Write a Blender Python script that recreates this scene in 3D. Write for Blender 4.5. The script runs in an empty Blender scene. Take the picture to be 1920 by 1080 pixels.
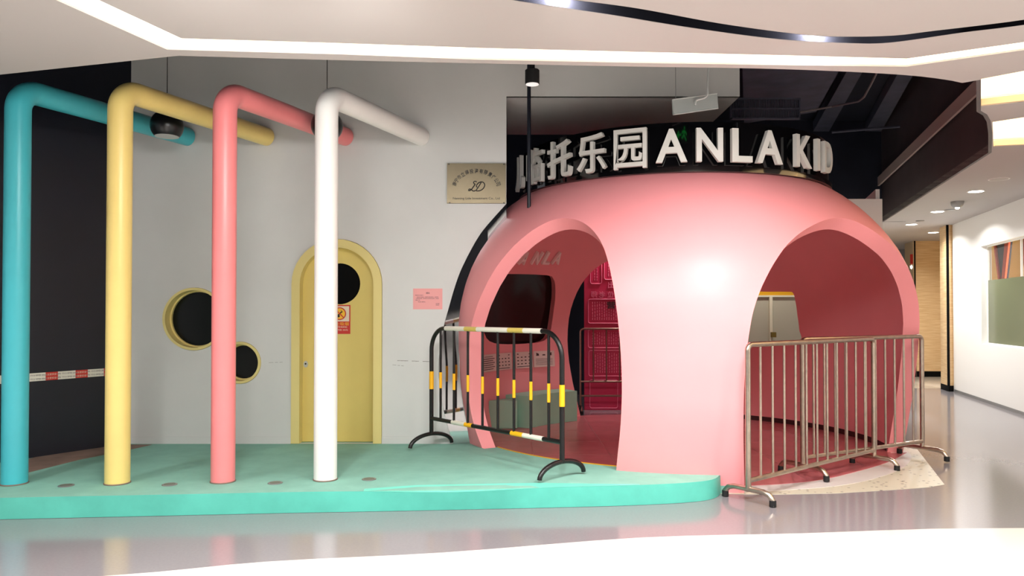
import bpy, bmesh, math, random
from mathutils import Vector, Matrix, geometry
random.seed(7)
S = bpy.context.scene
COL = S.collection
PI = math.pi

# ------------------------------------------------------------------ camera
F = 1400.0; PX0 = 960.0; PY0 = 564.0; CAMZ = 1.5
PITCH = math.atan(21.0 / F)
cd = bpy.data.cameras.new('camera'); cam = bpy.data.objects.new('camera', cd); COL.objects.link(cam)
cd.sensor_width = 36; cd.lens = F / 1920 * 36; cd.shift_y = (PY0 - 540) / 1920
cd.clip_start = 0.05; cd.clip_end = 200
cam.location = (0, 0, CAMZ); cam.rotation_euler = (PI / 2 + PITCH, 0, 0)
S.camera = cam
S.view_settings.view_transform = 'Standard'; S.view_settings.look = 'None'
S.view_settings.exposure = 0.22; S.view_settings.gamma = 1.0
S.view_settings.use_curve_mapping = False
S.cycles.max_bounces = 8; S.cycles.diffuse_bounces = 5; S.cycles.glossy_bounces = 4
S.cycles.caustics_reflective = False; S.cycles.caustics_refractive = False

# ------------------------------------------------------------------ world
W = bpy.data.worlds.new('world'); S.world = W; W.use_nodes = True
W.node_tree.nodes['Background'].inputs[0].default_value = (0.92, 0.93, 1.0, 1)
W.node_tree.nodes['Background'].inputs[1].default_value = 0.5

CEIL = 3.15
LAMP_GRID = [(x, y) for y in (-4.2, -1.6, 0.9, 3.0) for x in (-4.2, -1.4, 1.4, 4.2)]
LAMP_W = 50.0
WARM = (1.0, 0.985, 0.96)
DOWN = [(1830, 359), (1758, 397), (1709, 421), (1750, 436)]
DOWN_W = 42.0
TRACK = [(1052, 4), (1535, 72), (690, -83), (400, -136)]  # last two are out of view, added to brighten door wall and pipes
TRACK_AIM = [(1.6, 6.4, .9), (2.0, 6.4, 1.5), (-1.6, 7.2, 1.2), (-3.2, 7.0, 1.1)]
TRACK_W = [200, 290, 190, 190]

# ------------------------------------------------------------------ pixel -> place
def ray(px, py):
    x = (px - PX0) / F; u = -(py - PY0) / F
    c, s = math.cos(PITCH), math.sin(PITCH)
    return Vector((x, c - u * s, s + u * c))
def on_z(px, py, z):
    d = ray(px, py); t = (z - CAMZ) / d.z
    return Vector((d.x * t, d.y * t, z))
def on_y(px, py, Y):
    d = ray(px, py); t = Y / d.y
    return Vector((d.x * t, Y, CAMZ + d.z * t))
def lerp(a, b, t): return a + (b - a) * t
def interp(tab, x):
    if x <= tab[0][0]: return tab[0][1]
    for (x0, y0), (x1, y1) in zip(tab, tab[1:]):
        if x <= x1: return y0 + (y1 - y0) * (x - x0) / (x1 - x0)
    return tab[-1][1]

# ------------------------------------------------------------------ materials
def lin(c):
    return tuple(((v / 255) / 12.92 if v / 255 <= .04045 else ((v / 255 + .055) / 1.055) ** 2.4) for v in c) + (1,)
def mat(name, rgb, rough=.5, metal=0., noise=0., nscale=8., bump=0., bscale=60., emit=None, es=0., spec=.5, coat=0., alpha=1., trans=0., rgb2=None):
    m = bpy.data.materials.new(name); m.use_nodes = True
    nt = m.node_tree; b = nt.nodes['Principled BSDF']
    col = lin(rgb)
    b.inputs['Base Color'].default_value = col
    b.inputs['Roughness'].default_value = rough; b.inputs['Metallic'].default_value = metal
    b.inputs['Specular IOR Level'].default_value = spec
    b.inputs['Coat Weight'].default_value = coat
    b.inputs['Alpha'].default_value = alpha
    b.inputs['Transmission Weight'].default_value = trans
    tc = nt.nodes.new('ShaderNodeTexCoord')
    if noise > 0 or rgb2:
        n = nt.nodes.new('ShaderNodeTexNoise'); n.inputs['Scale'].default_value = nscale
        n.inputs['Detail'].default_value = 6; n.inputs['Roughness'].default_value = .6
        nt.links.new(tc.outputs['Object'], n.inputs['Vector'])
        r = nt.nodes.new('ShaderNodeValToRGB')
        r.color_ramp.elements[0].position = .35; r.color_ramp.elements[1].position = .65
        d = lin(rgb2) if rgb2 else tuple(v * (1 - noise) for v in col[:3]) + (1,)
        r.color_ramp.elements[0].color = d; r.color_ramp.elements[1].color = col
        nt.links.new(n.outputs['Fac'], r.inputs['Fac']); nt.links.new(r.outputs['Color'], b.inputs['Base Color'])
    if bump > 0:
        n = nt.nodes.new('ShaderNodeTexNoise'); n.inputs['Scale'].default_value = bscale; n.inputs['Detail'].default_value = 4
        nt.links.new(tc.outputs['Object'], n.inputs['Vector'])
        bp = nt.nodes.new('ShaderNodeBump'); bp.inputs['Strength'].default_value = bump; bp.inputs['Distance'].default_value = .004
        nt.links.new(n.outputs['Fac'], bp.inputs['Height']); nt.links.new(bp.outputs['Normal'], b.inputs['Normal'])
    if emit:
        b.inputs['Emission Color'].default_value = lin(emit); b.inputs['Emission Strength'].default_value = es
    return m
def wood_mat(name, c1, c2):
    m = mat(name, c1, .45); nt = m.node_tree; b = nt.nodes['Principled BSDF']
    tc = nt.nodes.new('ShaderNodeTexCoord'); mp = nt.nodes.new('ShaderNodeMapping'); mp.inputs['Scale'].default_value = (1.2, 1.2, 22)
    n = nt.nodes.new('ShaderNodeTexNoise'); n.inputs['Scale'].default_value = 2.2; n.inputs['Detail'].default_value = 7
    r = nt.nodes.new('ShaderNodeValToRGB'); r.color_ramp.elements[0].position = .35; r.color_ramp.elements[1].position = .68
    r.color_ramp.elements[0].color = lin(c2); r.color_ramp.elements[1].color = lin(c1)
    nt.links.new(tc.outputs['Object'], mp.inputs[0]); nt.links.new(mp.outputs[0], n.inputs['Vector'])
    nt.links.new(n.outputs['Fac'], r.inputs['Fac']); nt.links.new(r.outputs['Color'], b.inputs['Base Color'])
    return m
M = {}
M['white_wall'] = mat('white_wall_paint', (214, 214, 212), .6, noise=.05, nscale=1.5, bump=.08, bscale=90)
M['plain_white'] = mat('white_paint', (236, 234, 230), .6)
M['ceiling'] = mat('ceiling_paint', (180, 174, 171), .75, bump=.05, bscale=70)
M['navy'] = mat('navy_paint', (15, 19, 34), .45, noise=.25, nscale=3)
M['black'] = mat('matte_black', (6, 6, 7), .9, spec=.15)
M['slot'] = mat('slot_black', (17, 17, 21), .9, spec=.0)
M['void'] = mat('void_black', (38, 42, 58), .8, noise=.3, nscale=2)
M['bulkhead'] = mat('dark_brown_bulkhead', (84, 72, 74), .5, noise=.25, nscale=2)
M['teal'] = mat('teal_carpet', (132, 184, 168), .85, noise=.12, nscale=5, bump=.4, bscale=260)
M['teal_edge'] = mat('teal_vinyl_edge', (92, 194, 176), .5, noise=.16, nscale=3, bump=.3, bscale=12)
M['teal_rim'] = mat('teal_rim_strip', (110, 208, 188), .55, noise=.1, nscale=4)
M['pink'] = mat('coral_pink_paint', (248, 158, 162), .42, noise=.04, nscale=1.2, bump=.05, bscale=40)
M['pinkfloor'] = mat('pink_floor_tile', (196, 112, 116), .22, noise=.12, nscale=4)
M['cyan_pipe'] = mat('cyan_paint', (70, 184, 196), .35, noise=.05, nscale=4)
M['yellow_pipe'] = mat('pale_yellow_paint', (238, 212, 130), .35, noise=.05, nscale=4)
M['pink_pipe'] = mat('salmon_paint', (242, 138, 140), .35, noise=.05, nscale=4)
M['white_pipe'] = mat('white_gloss_paint', (238, 236, 232), .35, noise=.03, nscale=4)
M['yellow_door'] = mat('yellow_door_paint', (230, 206, 118), .45, noise=.05, nscale=2)
M['yellow_frame'] = mat('yellow_frame_paint', (226, 208, 136), .5)
M['mirror'] = mat('polished_steel', (200, 202, 204), .04, metal=1.)
M['steel'] = mat('stainless_tube', (196, 182, 166), .3, metal=1., noise=.2, nscale=14)
M['dark_steel'] = mat('dull_steel_tube', (140, 110, 100), .35, metal=1.)
M['rubber'] = mat('black_rubber', (16, 16, 17), .7)
M['blackpaint'] = mat('chipped_black_paint', (14, 14, 15), .3, noise=.1, nscale=40, bump=.5, bscale=120)
M['tape_yellow'] = mat('yellow_reflective_tape', (250, 184, 20), .4)
M['tape_white'] = mat('white_reflective_tape', (232, 228, 214), .35)
M['tape_pale'] = mat('pale_yellow_tape', (214, 190, 96), .35)
M['gloss_black'] = mat('black_acrylic', (8, 8, 10), .06, spec=.6)
M['letter'] = mat('sign_letter_face', (200, 198, 192), .5)
M['brass'] = mat('brushed_brass_steel', (112, 102, 84), .36, metal=1., noise=.12, nscale=3)
M['ink'] = mat('black_ink', (18, 16, 16), .6)
M['red'] = mat('sign_red', (204, 44, 34), .5)
M['sign_yellow'] = mat('sign_yellow', (246, 190, 40), .5)
M['sign_cream'] = mat('sign_cream', (232, 214, 190), .5)
M['pinkpaper'] = mat('pink_paper', (240, 168, 166), .7)
M['poster'] = mat('poster_paper', (226, 204, 196), .7)
M['crimson'] = mat('crimson_panel', (196, 22, 76), .5)
M['crimson_line'] = mat('pink_line_print', (232, 112, 146), .6)
M['bench'] = mat('grey_green_vinyl', (150, 196, 172), .6, noise=.08, nscale=4)
M['greenbox'] = mat('grey_green_box', (150, 196, 172), .6)
M['wood'] = wood_mat('light_oak_veneer', (236, 208, 164), (216, 180, 132))
M['amber'] = mat('amber_yellow', (214, 156, 10), .5)
M['greyglass'] = mat('grey_frosted_glass', (176, 170, 148), .35)
M['cove'] = mat('cove_diffuser', (255, 244, 220), .6, emit=(255, 240, 208), es=1.9)
M['cove2'] = mat('bay_wall_glow', (255, 240, 214), .6, emit=(255, 226, 176), es=1.6)  # emission on the recess walls stands in for light from hidden strips
M['lens'] = mat('lamp_lens', (255, 255, 255), .5, emit=(255, 250, 240), es=9)
M['dim_lens'] = mat('unlit_lens', (200, 198, 196), .4)
M['metal_grey'] = mat('grey_metal', (150, 150, 150), .4, metal=.6)
M['tan'] = mat('tan_ledge', (238, 214, 176), .5)
M['greygreen'] = mat('frosted_film', (104, 110, 82), .25, noise=.0)
M['green'] = mat('leaf_green', (80, 140, 50), .5)
M['cream'] = mat('cream_playroom_wall', (238, 206, 150), .6)
M['orange'] = mat('orange_cloth', (196, 72, 36), .6)
M['darkcloth'] = mat('dark_cloth', (36, 28, 34), .7)
M['brown'] = mat('bare_brown_floor', (140, 116, 104), .7, noise=.3, nscale=5)
M['alu'] = mat('pale_aluminium', (196, 200, 198), .4, metal=.2)
M['acrylic'] = mat('clear_grey_plate', (176, 182, 180), .25, alpha=.75)

def floor_mat(name, rgb, rough, fleck, tile=None):
    m = mat(name, rgb, rough, noise=fleck, nscale=30)
    return m
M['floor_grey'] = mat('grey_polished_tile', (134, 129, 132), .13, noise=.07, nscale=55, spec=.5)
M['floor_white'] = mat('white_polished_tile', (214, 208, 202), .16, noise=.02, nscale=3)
M['floor_far'] = mat('pale_tile', (180, 170, 156), .2, noise=.05, nscale=20)
M['white_stone'] = mat('white_stone', (214, 206, 202), .3, noise=.04, nscale=8)
def terrazzo():
    m = mat('speckled_stone', (196, 188, 170), .35); nt = m.node_tree; b = nt.nodes['Principled BSDF']
    tc = nt.nodes.new('ShaderNodeTexCoord'); mp = nt.nodes.new('ShaderNodeMapping'); mp.inputs['Scale'].default_value = (9, 12, 9)
    v = nt.nodes.new('ShaderNodeTexVoronoi'); v.inputs['Scale'].default_value = 1.6
    r = nt.nodes.new('ShaderNodeValToRGB'); r.color_ramp.elements[0].position = .17; r.color_ramp.elements[1].position = .23
    r.color_ramp.elements[0].color = lin((92, 84, 76)); r.color_ramp.elements[1].color = lin((198, 190, 170))
    nt.links.new(tc.outputs['Object'], mp.inputs[0]); nt.links.new(mp.outputs[0], v.inputs['Vector'])
    nt.links.new(v.outputs['Distance'], r.inputs['Fac']); nt.links.new(r.outputs['Color'], b.inputs['Base Color'])
    return m
M['terrazzo'] = terrazzo()

# ------------------------------------------------------------------ mesh builder
def inside(p, poly):
    x, y = p; c = False; n = len(poly); j = n - 1
    for i in range(n):
        xi, yi = poly[i]; xj, yj = poly[j]
        if (yi > y) != (yj > y) and x < (xj - xi) * (y - yi) / (yj - yi) + xi: c = not c
        j = i
    return c
def seg_d(p, a, b):
    ax, ay = a; bx, by = b; px, py = p
    dx, dy = bx - ax, by - ay; L = dx * dx + dy * dy
    t = 0 if L == 0 else max(0, min(1, ((px - ax) * dx + (py - ay) * dy) / L))
    return math.hypot(px - ax - t * dx, py - ay - t * dy)
def near_loop(p, loop, eps):
    return any(seg_d(p, loop[i - 1], loop[i]) < eps for i in range(len(loop)))
def triangulate(outer, holes, pts=()):
    vs, es = [], []
    for loop in [outer] + list(holes):
        s = len(vs); n = len(loop)
        vs += [Vector((p[0], p[1])) for p in loop]
        es += [(s + i, s + (i + 1) % n) for i in range(n)]
    vs += [Vector((p[0], p[1])) for p in pts]
    r = geometry.delaunay_2d_cdt(vs, es, [], 0, 1e-6)
    V = [(v.x, v.y) for v in r[0]]; T = []
    for f in r[2]:
        c = (sum(V[i][0] for i in f) / len(f), sum(V[i][1] for i in f) / len(f))
        if inside(c, outer) and not any(inside(c, h) for h in holes): T.append(list(f))
    return V, T

class MB:
    def __init__(s): s.v = []; s.f = []
    def add(s, vs, fs, mtx=None):
        n = len(s.v)
        s.v += [(mtx @ Vector(v)) if mtx is not None else Vector(v) for v in vs]
        s.f += [tuple(i + n for i in f) for f in fs]; return s
    def box(s, a, b, mtx=None):
        x0, y0, z0 = a; x1, y1, z1 = b
        return s.add([(x0, y0, z0), (x1, y0, z0), (x1, y1, z0), (x0, y1, z0), (x0, y0, z1), (x1, y0, z1), (x1, y1, z1), (x0, y1, z1)],
                     [(0, 3, 2, 1), (4, 5, 6, 7), (0, 1, 5, 4), (1, 2, 6, 5), (2, 3, 7, 6), (3, 0, 4, 7)], mtx)
    def tube(s, pts, r, seg=14, closed=False, caps=True):
        pts = [Vector(p) for p in pts]; n = len(pts); rings = []
        up = None
        for i, p in enumerate(pts):
            if closed: t = (pts[(i + 1) % n] - pts[i - 1])
            else: t = (pts[min(i + 1, n - 1)] - pts[max(i - 1, 0)])
            t.normalize()
            if up is None:
                a = Vector((0, 0, 1)) if abs(t.z) < .9 else Vector((1, 0, 0))
                up = (a - t * a.dot(t)).normalized()
            else: up = (up - t * up.dot(t)).normalized()
            w = t.cross(up); rr = r[i] if isinstance(r, (list, tuple)) else r
            rings.append([p + (up * math.cos(2 * PI * k / seg) + w * math.sin(2 * PI * k / seg)) * rr for k in range(seg)])
        vs = [v for R in rings for v in R]; fs = []
        for i in range(n if closed else n - 1):
            j = (i + 1) % n
            for k in range(seg):
                l = (k + 1) % seg; fs.append((i * seg + k, i * seg + l, j * seg + l, j * seg + k))
        if caps and not closed:
            fs.append(tuple(range(seg))[::-1]); fs.append(tuple((n - 1) * seg + k for k in range(seg)))
        return s.add(vs, fs)
    def lathe(s, prof, c=(0, 0, 0), seg=32, mtx=None):
        vs = []; fs = []; n = len(prof); c = Vector(c)
        for r, z in prof:
            for k in range(seg):
                a = 2 * PI * k / seg; vs.append(c + Vector((max(r, 1e-4) * math.cos(a), max(r, 1e-4) * math.sin(a), z)))
        for i in range(n - 1):
            for k in range(seg):
                l = (k + 1) % seg; fs.append((i * seg + k, i * seg + l, (i + 1) * seg + l, (i + 1) * seg + k))
        fs.append(tuple(range(seg))[::-1]); fs.append(tuple((n - 1) * seg + k for k in range(seg)))
        return s.add(vs, fs, mtx)
    def region(s, outer, holes, m0, m1, pts=()):
        V, T = triangulate(outer, holes, pts); n = len(V)
        s.add([m0(*p) for p in V] + [m1(*p) for p in V], [tuple(t[::-1]) for t in T] + [tuple(i + n for i in t) for t in T])
        for loop in [outer] + list(holes):
            k = len(loop)
            s.add([m0(*p) for p in loop] + [m1(*p) for p in loop], [(i, (i + 1) % k, (i + 1) % k + k, i + k) for i in range(k)])
        return s
    def ribbon(s, A, B):
        n = len(A); return s.add(list(A) + list(B), [(i, i + 1, n + i + 1, n + i) for i in range(n - 1)])
    def build(s, name, m, parent=None, sharp=35, base=None, merge=True, bevel=0):
        off = parent.location if (parent and base is None) else Vector(base or (0, 0, 0))
        me = bpy.data.meshes.new(name)
        me.from_pydata([tuple(v - off) for v in s.v], [], s.f)
        bm = bmesh.new(); bm.from_mesh(me)
        if merge: bmesh.ops.remove_doubles(bm, verts=bm.verts, dist=2e-5)
        bmesh.ops.recalc_face_normals(bm, faces=bm.faces)
        if bevel: bmesh.ops.bevel(bm, geom=bm.edges[:], offset=bevel, segments=2, affect='EDGES', clamp_overlap=True)
        bm.to_mesh(me); bm.free()
        me.polygons.foreach_set('use_smooth', [True] * len(me.polygons))
        me.set_sharp_from_angle(angle=math.radians(sharp)); me.update()
        me.materials.append(m)
        o = bpy.data.objects.new(name, me); COL.objects.link(o)
        if parent: o.parent = parent
        elif base is not None: o.location = base
        return o

def tag(o, label=None, cat=None, group=None, kind=None):
    if label: o['label'] = label
    if cat: o['category'] = cat
    if group: o['group'] = group
    if kind: o['kind'] = kind
    return o
def thing(name, loc, label, cat, group=None):
    o = bpy.data.objects.new(name, None); COL.objects.link(o); o.location = loc; o.empty_display_size = .1
    return tag(o, label, cat, group)
def struct(name, mb, m, label=None, **k):
    return tag(mb.build(name, m, **k), kind='structure', label=label)
def at(mb, name, m, loc, label, cat, group=None, **k):
    return tag(mb.build(name, m, base=loc, **k), label, cat, group)

def text_mesh(txt, size=1., extrude=.01, offset=0., shear=0., mirror=False, fit=None, spacing=1.):
    c = bpy.data.curves.new('t', 'FONT'); c.body = txt; c.size = size; c.extrude = extrude; c.offset = offset; c.shear = shear
    c.align_x = 'CENTER'; c.align_y = 'CENTER'; c.resolution_u = 4; c.space_character = spacing
    o = bpy.data.objects.new('t', c); COL.objects.link(o)
    bpy.context.view_layer.update()
    me = bpy.data.meshes.new_from_object(o.evaluated_get(bpy.context.evaluated_depsgraph_get()))
    vs = [v.co.copy() for v in me.vertices]; fs = [tuple(p.vertices) for p in me.polygons]
    bpy.data.objects.remove(o); bpy.data.curves.remove(c); bpy.data.meshes.remove(me)
    if vs:
        xs = [v.x for v in vs]; ys = [v.y for v in vs]
        cx, cy = (min(xs) + max(xs)) / 2, (min(ys) + max(ys)) / 2
        sx = sy = 1
        if fit:
            sx = fit[0] / (max(xs) - min(xs)) if fit[0] else None
            sy = fit[1] / (max(ys) - min(ys)) if fit[1] else None
            sx = sx or sy; sy = sy or sx
        if mirror: sx = -sx
        vs = [Vector(((v.x - cx) * sx, (v.y - cy) * sy, v.z)) for v in vs]
    return vs, fs
def frame(loc, normal, up=(0, 0, 1)):
    """matrix whose local z points along normal (towards the viewer), y up"""
    n = Vector(normal).normalized(); u = Vector(up); u = (u - n * u.dot(n)).normalized(); r = u.cross(n)
    m = Matrix.Identity(4)
    for i in range(3): m[i][0] = r[i]; m[i][1] = u[i]; m[i][2] = n[i]; m[i][3] = loc[i]
    return m
def arc(cx, cy, r, a0, a1, n=16):
    return [(cx + r * math.cos(a0 + (a1 - a0) * i / n), cy + r * math.sin(a0 + (a1 - a0) * i / n)) for i in range(n + 1)]
def circ(cx, cy, r, n=48): return [(cx + r * math.cos(2 * PI * i / n), cy + r * math.sin(2 * PI * i / n)) for i in range(n)]
def rrect(x0, y0, x1, y1, r, n=6):
    return (arc(x1 - r, y1 - r, r, 0, PI / 2, n) + arc(x0 + r, y1 - r, r, PI / 2, PI, n) +
            arc(x0 + r, y0 + r, r, PI, 1.5 * PI, n) + arc(x1 - r, y0 + r, r, 1.5 * PI, 2 * PI, n))
def smooth_loop(pts, k=4, closed=True):
    out = []; n = len(pts)
    rng = range(n) if closed else range(n - 1)
    for i in rng:
        g = (lambda j: Vector(pts[j % n])) if closed else (lambda j: Vector(pts[max(0, min(n - 1, j))]))
        p0, p1, p2, p3 = g(i - 1), g(i), g(i + 1), g(i + 2)
        for j in range(k):
            t = j / k
            out.append(tuple(.5 * ((2 * p1) + (p2 - p0) * t + (2 * p0 - 5 * p1 + 4 * p2 - p3) * t * t + (3 * p1 - p0 - 3 * p2 + p3) * t ** 3)))
    if not closed: out.append(tuple(pts[-1]))
    return out

WY = 7.65          # white wall plane
PZ = .155          # platform height

# ------------------------------------------------------------------ dome profile
CX, CY = 1.82, 8.62
PROF = [(-.1, 2.41), (0, 2.42), (.3, 2.465), (.7, 2.52), (1.1, 2.548), (1.4, 2.55), (1.6, 2.53), (1.8, 2.485), (1.96, 2.43), (2.12, 2.355),
        (2.27, 2.26), (2.41, 2.15), (2.55, 2.02), (2.68, 1.87), (2.78, 1.73), (2.86, 1.58), (2.93, 1.40)]
TH = .15
def R(z): return interp(PROF, z)
def zoff(z):
    g = (R(z + .06) - R(z - .06)) / .12; k = math.sqrt(1 + g * g)
    return Vector((-TH / k, TH * g / k))   # (dr, dz) of the inner face
ZIN = [(z_ / 50, z_ / 50 + (zoff(z_ / 50).y if z_ > 25 else 0), R(z_ / 50) + zoff(z_ / 50).x) for z_ in range(-5, 147)]
ZIN_R = sorted((b, c) for a, b, c in ZIN); ZIN_Z = sorted((b, a) for a, b, c in ZIN)
def RI(z): return interp(ZIN_R, z)
def dome_in(a, z):
    o = zoff(z); dz_ = o.y if z > .5 else 0
    return dome_pt(a, z + dz_, r=R(z) + o.x)
def dome_pt(a, z, r=None, dr=0.):
    r = (R(z) if r is None else r) + dr
    return Vector((CX + r * math.sin(a), CY - r * math.cos(a), z))
def hit(px, py, far=False, dr=0.):
    d = ray(px, py); best = None; prev = None; res = None; bv = 9
    t = 4.
    while t < 12.5:
        p = Vector((0, 0, CAMZ)) + d * t
        f = math.hypot(p.x - CX, p.y - CY) - (RI(p.z) if dr < -.1 else R(p.z) + dr)
        if f < bv: bv = f; best = p.copy()
        if prev is not None:
            if not far and prev > 0 >= f: res = p; break
            if far and prev < 0 <= f: res = p; break
        prev = f; t += .004
    p = res or best
    return (math.atan2(p.x - CX, -(p.y - CY)), p.z)

# ================================================================== FLOOR
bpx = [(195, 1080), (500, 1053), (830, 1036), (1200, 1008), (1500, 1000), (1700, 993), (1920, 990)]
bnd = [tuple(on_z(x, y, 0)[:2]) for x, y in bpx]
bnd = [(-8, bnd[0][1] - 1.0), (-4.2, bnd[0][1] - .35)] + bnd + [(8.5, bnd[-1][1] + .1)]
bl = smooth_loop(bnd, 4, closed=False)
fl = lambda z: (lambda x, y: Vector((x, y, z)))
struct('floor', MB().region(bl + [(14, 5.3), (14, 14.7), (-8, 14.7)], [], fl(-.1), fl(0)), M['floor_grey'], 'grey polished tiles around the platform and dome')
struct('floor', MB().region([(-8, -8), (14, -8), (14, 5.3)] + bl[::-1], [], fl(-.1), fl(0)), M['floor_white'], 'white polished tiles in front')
struct('floor', MB().region([(-8, 14.7), (14, 14.7), (14, 20), (-8, 20)], [], fl(-.1), fl(0)), M['floor_far'], 'pale floor at the end of the corridor')
# inlays by the right arch
ter = [(1330, 925), (1400, 927), (1457, 927.5), (1570, 925), (1670, 919), (1740, 914), (1771, 909), (1720, 843), (1690, 838)]
whi = [(1360, 922), (1407, 922), (1470, 920), (1570, 912), (1645, 897), (1695, 877), (1709, 857), (1700, 846)]
ter = [tuple(on_z(x, y, 0)[:2]) for x, y in ter]; whi = [tuple(on_z(x, y, 0)[:2]) for x, y in whi]
struct('floor', MB().region(ter + [(3, 8.6)], [], fl(.0), fl(.003)), M['terrazzo'], 'speckled stone inlay outside the right arch')
struct('floor', MB().region(smooth_loop(whi, 4, False) + [(3, 8.6)], [], fl(.0031), fl(.006)), M['white_stone'], 'white stone band outside the right arch')
inn = [(1300, 915), (1407, 912), (1480, 908), (1545, 900), (1620, 882), (1670, 866), (1700, 850)]
inn = [tuple(on_z(x, y, 0)[:2]) for x, y in inn]
pol = smooth_loop(inn, 4, False)
a0 = math.radians(72)
pol += [tuple(dome_pt(a0 + (2 * PI - math.radians(70)) * i / 60, 0, 2.30)[:2]) for i in range(61)]
struct('floor', MB().region(pol, [], fl(.0061), fl(.010)), M['pinkfloor'], 'pink tiled floor inside the dome')
jt = MB()
for u in (-1.6, -.8, 0, .8, 1.6):
    L = math.sqrt(2.1 ** 2 - u * u)
    jt.box((CX + u - .003, CY - L, .0101), (CX + u + .003, CY + L, .0112))
    jt.box((CX - L, CY + u - .003, .0101), (CX + L, CY + u + .003, .0112))
struct('trim_1', jt, mat('pink_grout', (170, 100, 100), .5), 'tile joints of the pink floor')

# ================================================================== CEILING
def cz(px, py): return tuple(on_z(px, py, CEIL)[:2])
edge_px = [(0, 140), (330, 105)]
edge2 = [(336, 104.5), (600, 112), (1000, 121), (1200, 125), (1400, 128), (1560, 133), (1700, 141), (1770, 149), (1804, 155.5)]
edge = [(-8, 6.2)] + [cz(*p) for p in edge_px] + smooth_loop([cz(*p) for p in edge2], 3, False)
right_px = [(1830, 151), (1831, 209), (1843, 216), (1850, 228), (1853, 250), (1853, 286)]
edgeR = [cz(*p) for p in right_px] + [(6.75, 13.6)]
void_loop = edge + edgeR + [(-8, 13.6)]
slot_u = [(350, -152), (700, -92), (940, -16), (1075, 0), (1197, 16), (1350, 44), (1484, 62.5), (1564, 68.5), (1670, 67), (1750, 58), (1920, 37), (2150, 0)]
slot_l = [(352, -136), (696, -72), (930, -9), (964, 1), (1139, 27), (1300, 53), (1458, 73.5), (1590, 81), (1670, 80), (1803, 61.5), (1920, 47), (2150, 12)]
SU = smooth_loop([cz(*p) for p in slot_u], 6, False); SL = smooth_loop([cz(*p) for p in slot_l], 6, False)
slot = SU + SL[::-1]
cove_l = [(-300, -181), (105, 0), (313, 93), (640, 102), (900, 112), (1200, 118), (1484, 122.5), (1700, 125), (1920, 94), (2300, 40)]
cove_u = [(-190, -175), (185, 0), (340, 72), (640, 81), (900, 90), (1200, 97.5), (1484, 104), (1700, 110), (1920, 79), (2300, 25)]
cove = [cz(*p) for p in cove_u] + [cz(*p) for p in cove_l][::-1]
bay1 = [(1838, 148.5), (1920, 133), (2300, 62), (2300, 150), (1920, 191), (1839, 200)]
bay2 = [(1861, 229), (1920, 220), (2300, 160), (2300, 245), (1920, 272.5), (1863, 275)]
b1 = [cz(*p) for p in bay1]; b2 = [cz(*p) for p in bay2]
clampx = lambda L: [(x, y) for x, y in L]
cz0 = lambda x, y: Vector((x, y, CEIL)); cz1 = lambda x, y: Vector((x, y, CEIL + .08))
outer_front = [(-8, -8), (14, -8), (14, 20), (5.5, 20)] + void_loop[:-1][::-1]
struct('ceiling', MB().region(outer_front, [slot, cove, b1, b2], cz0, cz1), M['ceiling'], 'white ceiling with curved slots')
up = lambda x, y: Vector((x, y, CEIL + .10))
struct('trim_2', MB().region(slot, [], lambda x, y: Vector((x, y, CEIL + .10)), lambda x, y: Vector((x, y, CEIL + .12))), M['slot'], 'dark roof of the curved ceiling slot')
sl = MB()
for L, o_ in ((SU, .004), (SL, -.004)):
    sl.ribbon([Vector((x, y + o_, CEIL + .0002)) for x, y in L], [Vector((x, y + o_, CEIL + .10)) for x, y in L])
struct('trim_3', sl, M['slot'], 'dark sides of the curved ceiling slot')
# cove strip light (diffuser) and bays whose walls glow in place of hidden strips
t = thing('cove_light', (0, 4.7, CEIL), 'long cream light strip bent along the front ceiling edge', 'ceiling light')
MB().region(cove, [], lambda x, y: Vector((x, y, CEIL + .012)), lambda x, y: Vector((x, y, CEIL + .05))).build('diffuser', M['cove'], t)
for i, (b, lab) in enumerate(((b1, 'wide glowing ceiling recess nearer the camera at the right edge'), (b2, 'smaller glowing ceiling recess behind the nearer one at the right edge'))):
    t = thing('ceiling_recess_light', (b[0][0], b[0][1], CEIL), lab, 'ceiling light', 'lit ceiling recesses at the right')
    m = MB(); n = len(b); H = .3
    m.add([(x, y, CEIL + .005) for x, y in b] + [(x, y, CEIL + H) for x, y in b], [(k, (k + 1) % n, (k + 1) % n + n, k + n) for k in range(n)] + [tuple(n + k for k in range(n))])
    m.build('lit_well', M['cove2'], t)
    far = [Vector(b[5]), Vector(b[4]), Vector(b[3])]
    m = MB()
    for p, q in zip(far, far[1:]):
        d = (q - p).normalized(); nn = Vector((d.y, -d.x)) * .035
        vs = [(p.x, p.y, CEIL + .004), (q.x, q.y, CEIL + .004), (q.x + nn.x, q.y + nn.y, CEIL + .004), (p.x + nn.x, p.y + nn.y, CEIL + .004)]
        m.add(vs + [(x, y, z + .05) for x, y, z in vs], [(0, 1, 2, 3), (4, 5, 6, 7), (0, 1, 5, 4), (1, 2, 6, 5), (2, 3, 7, 6), (3, 0, 4, 7)])
    m.build('ledge', M['tan'], t)

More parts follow.
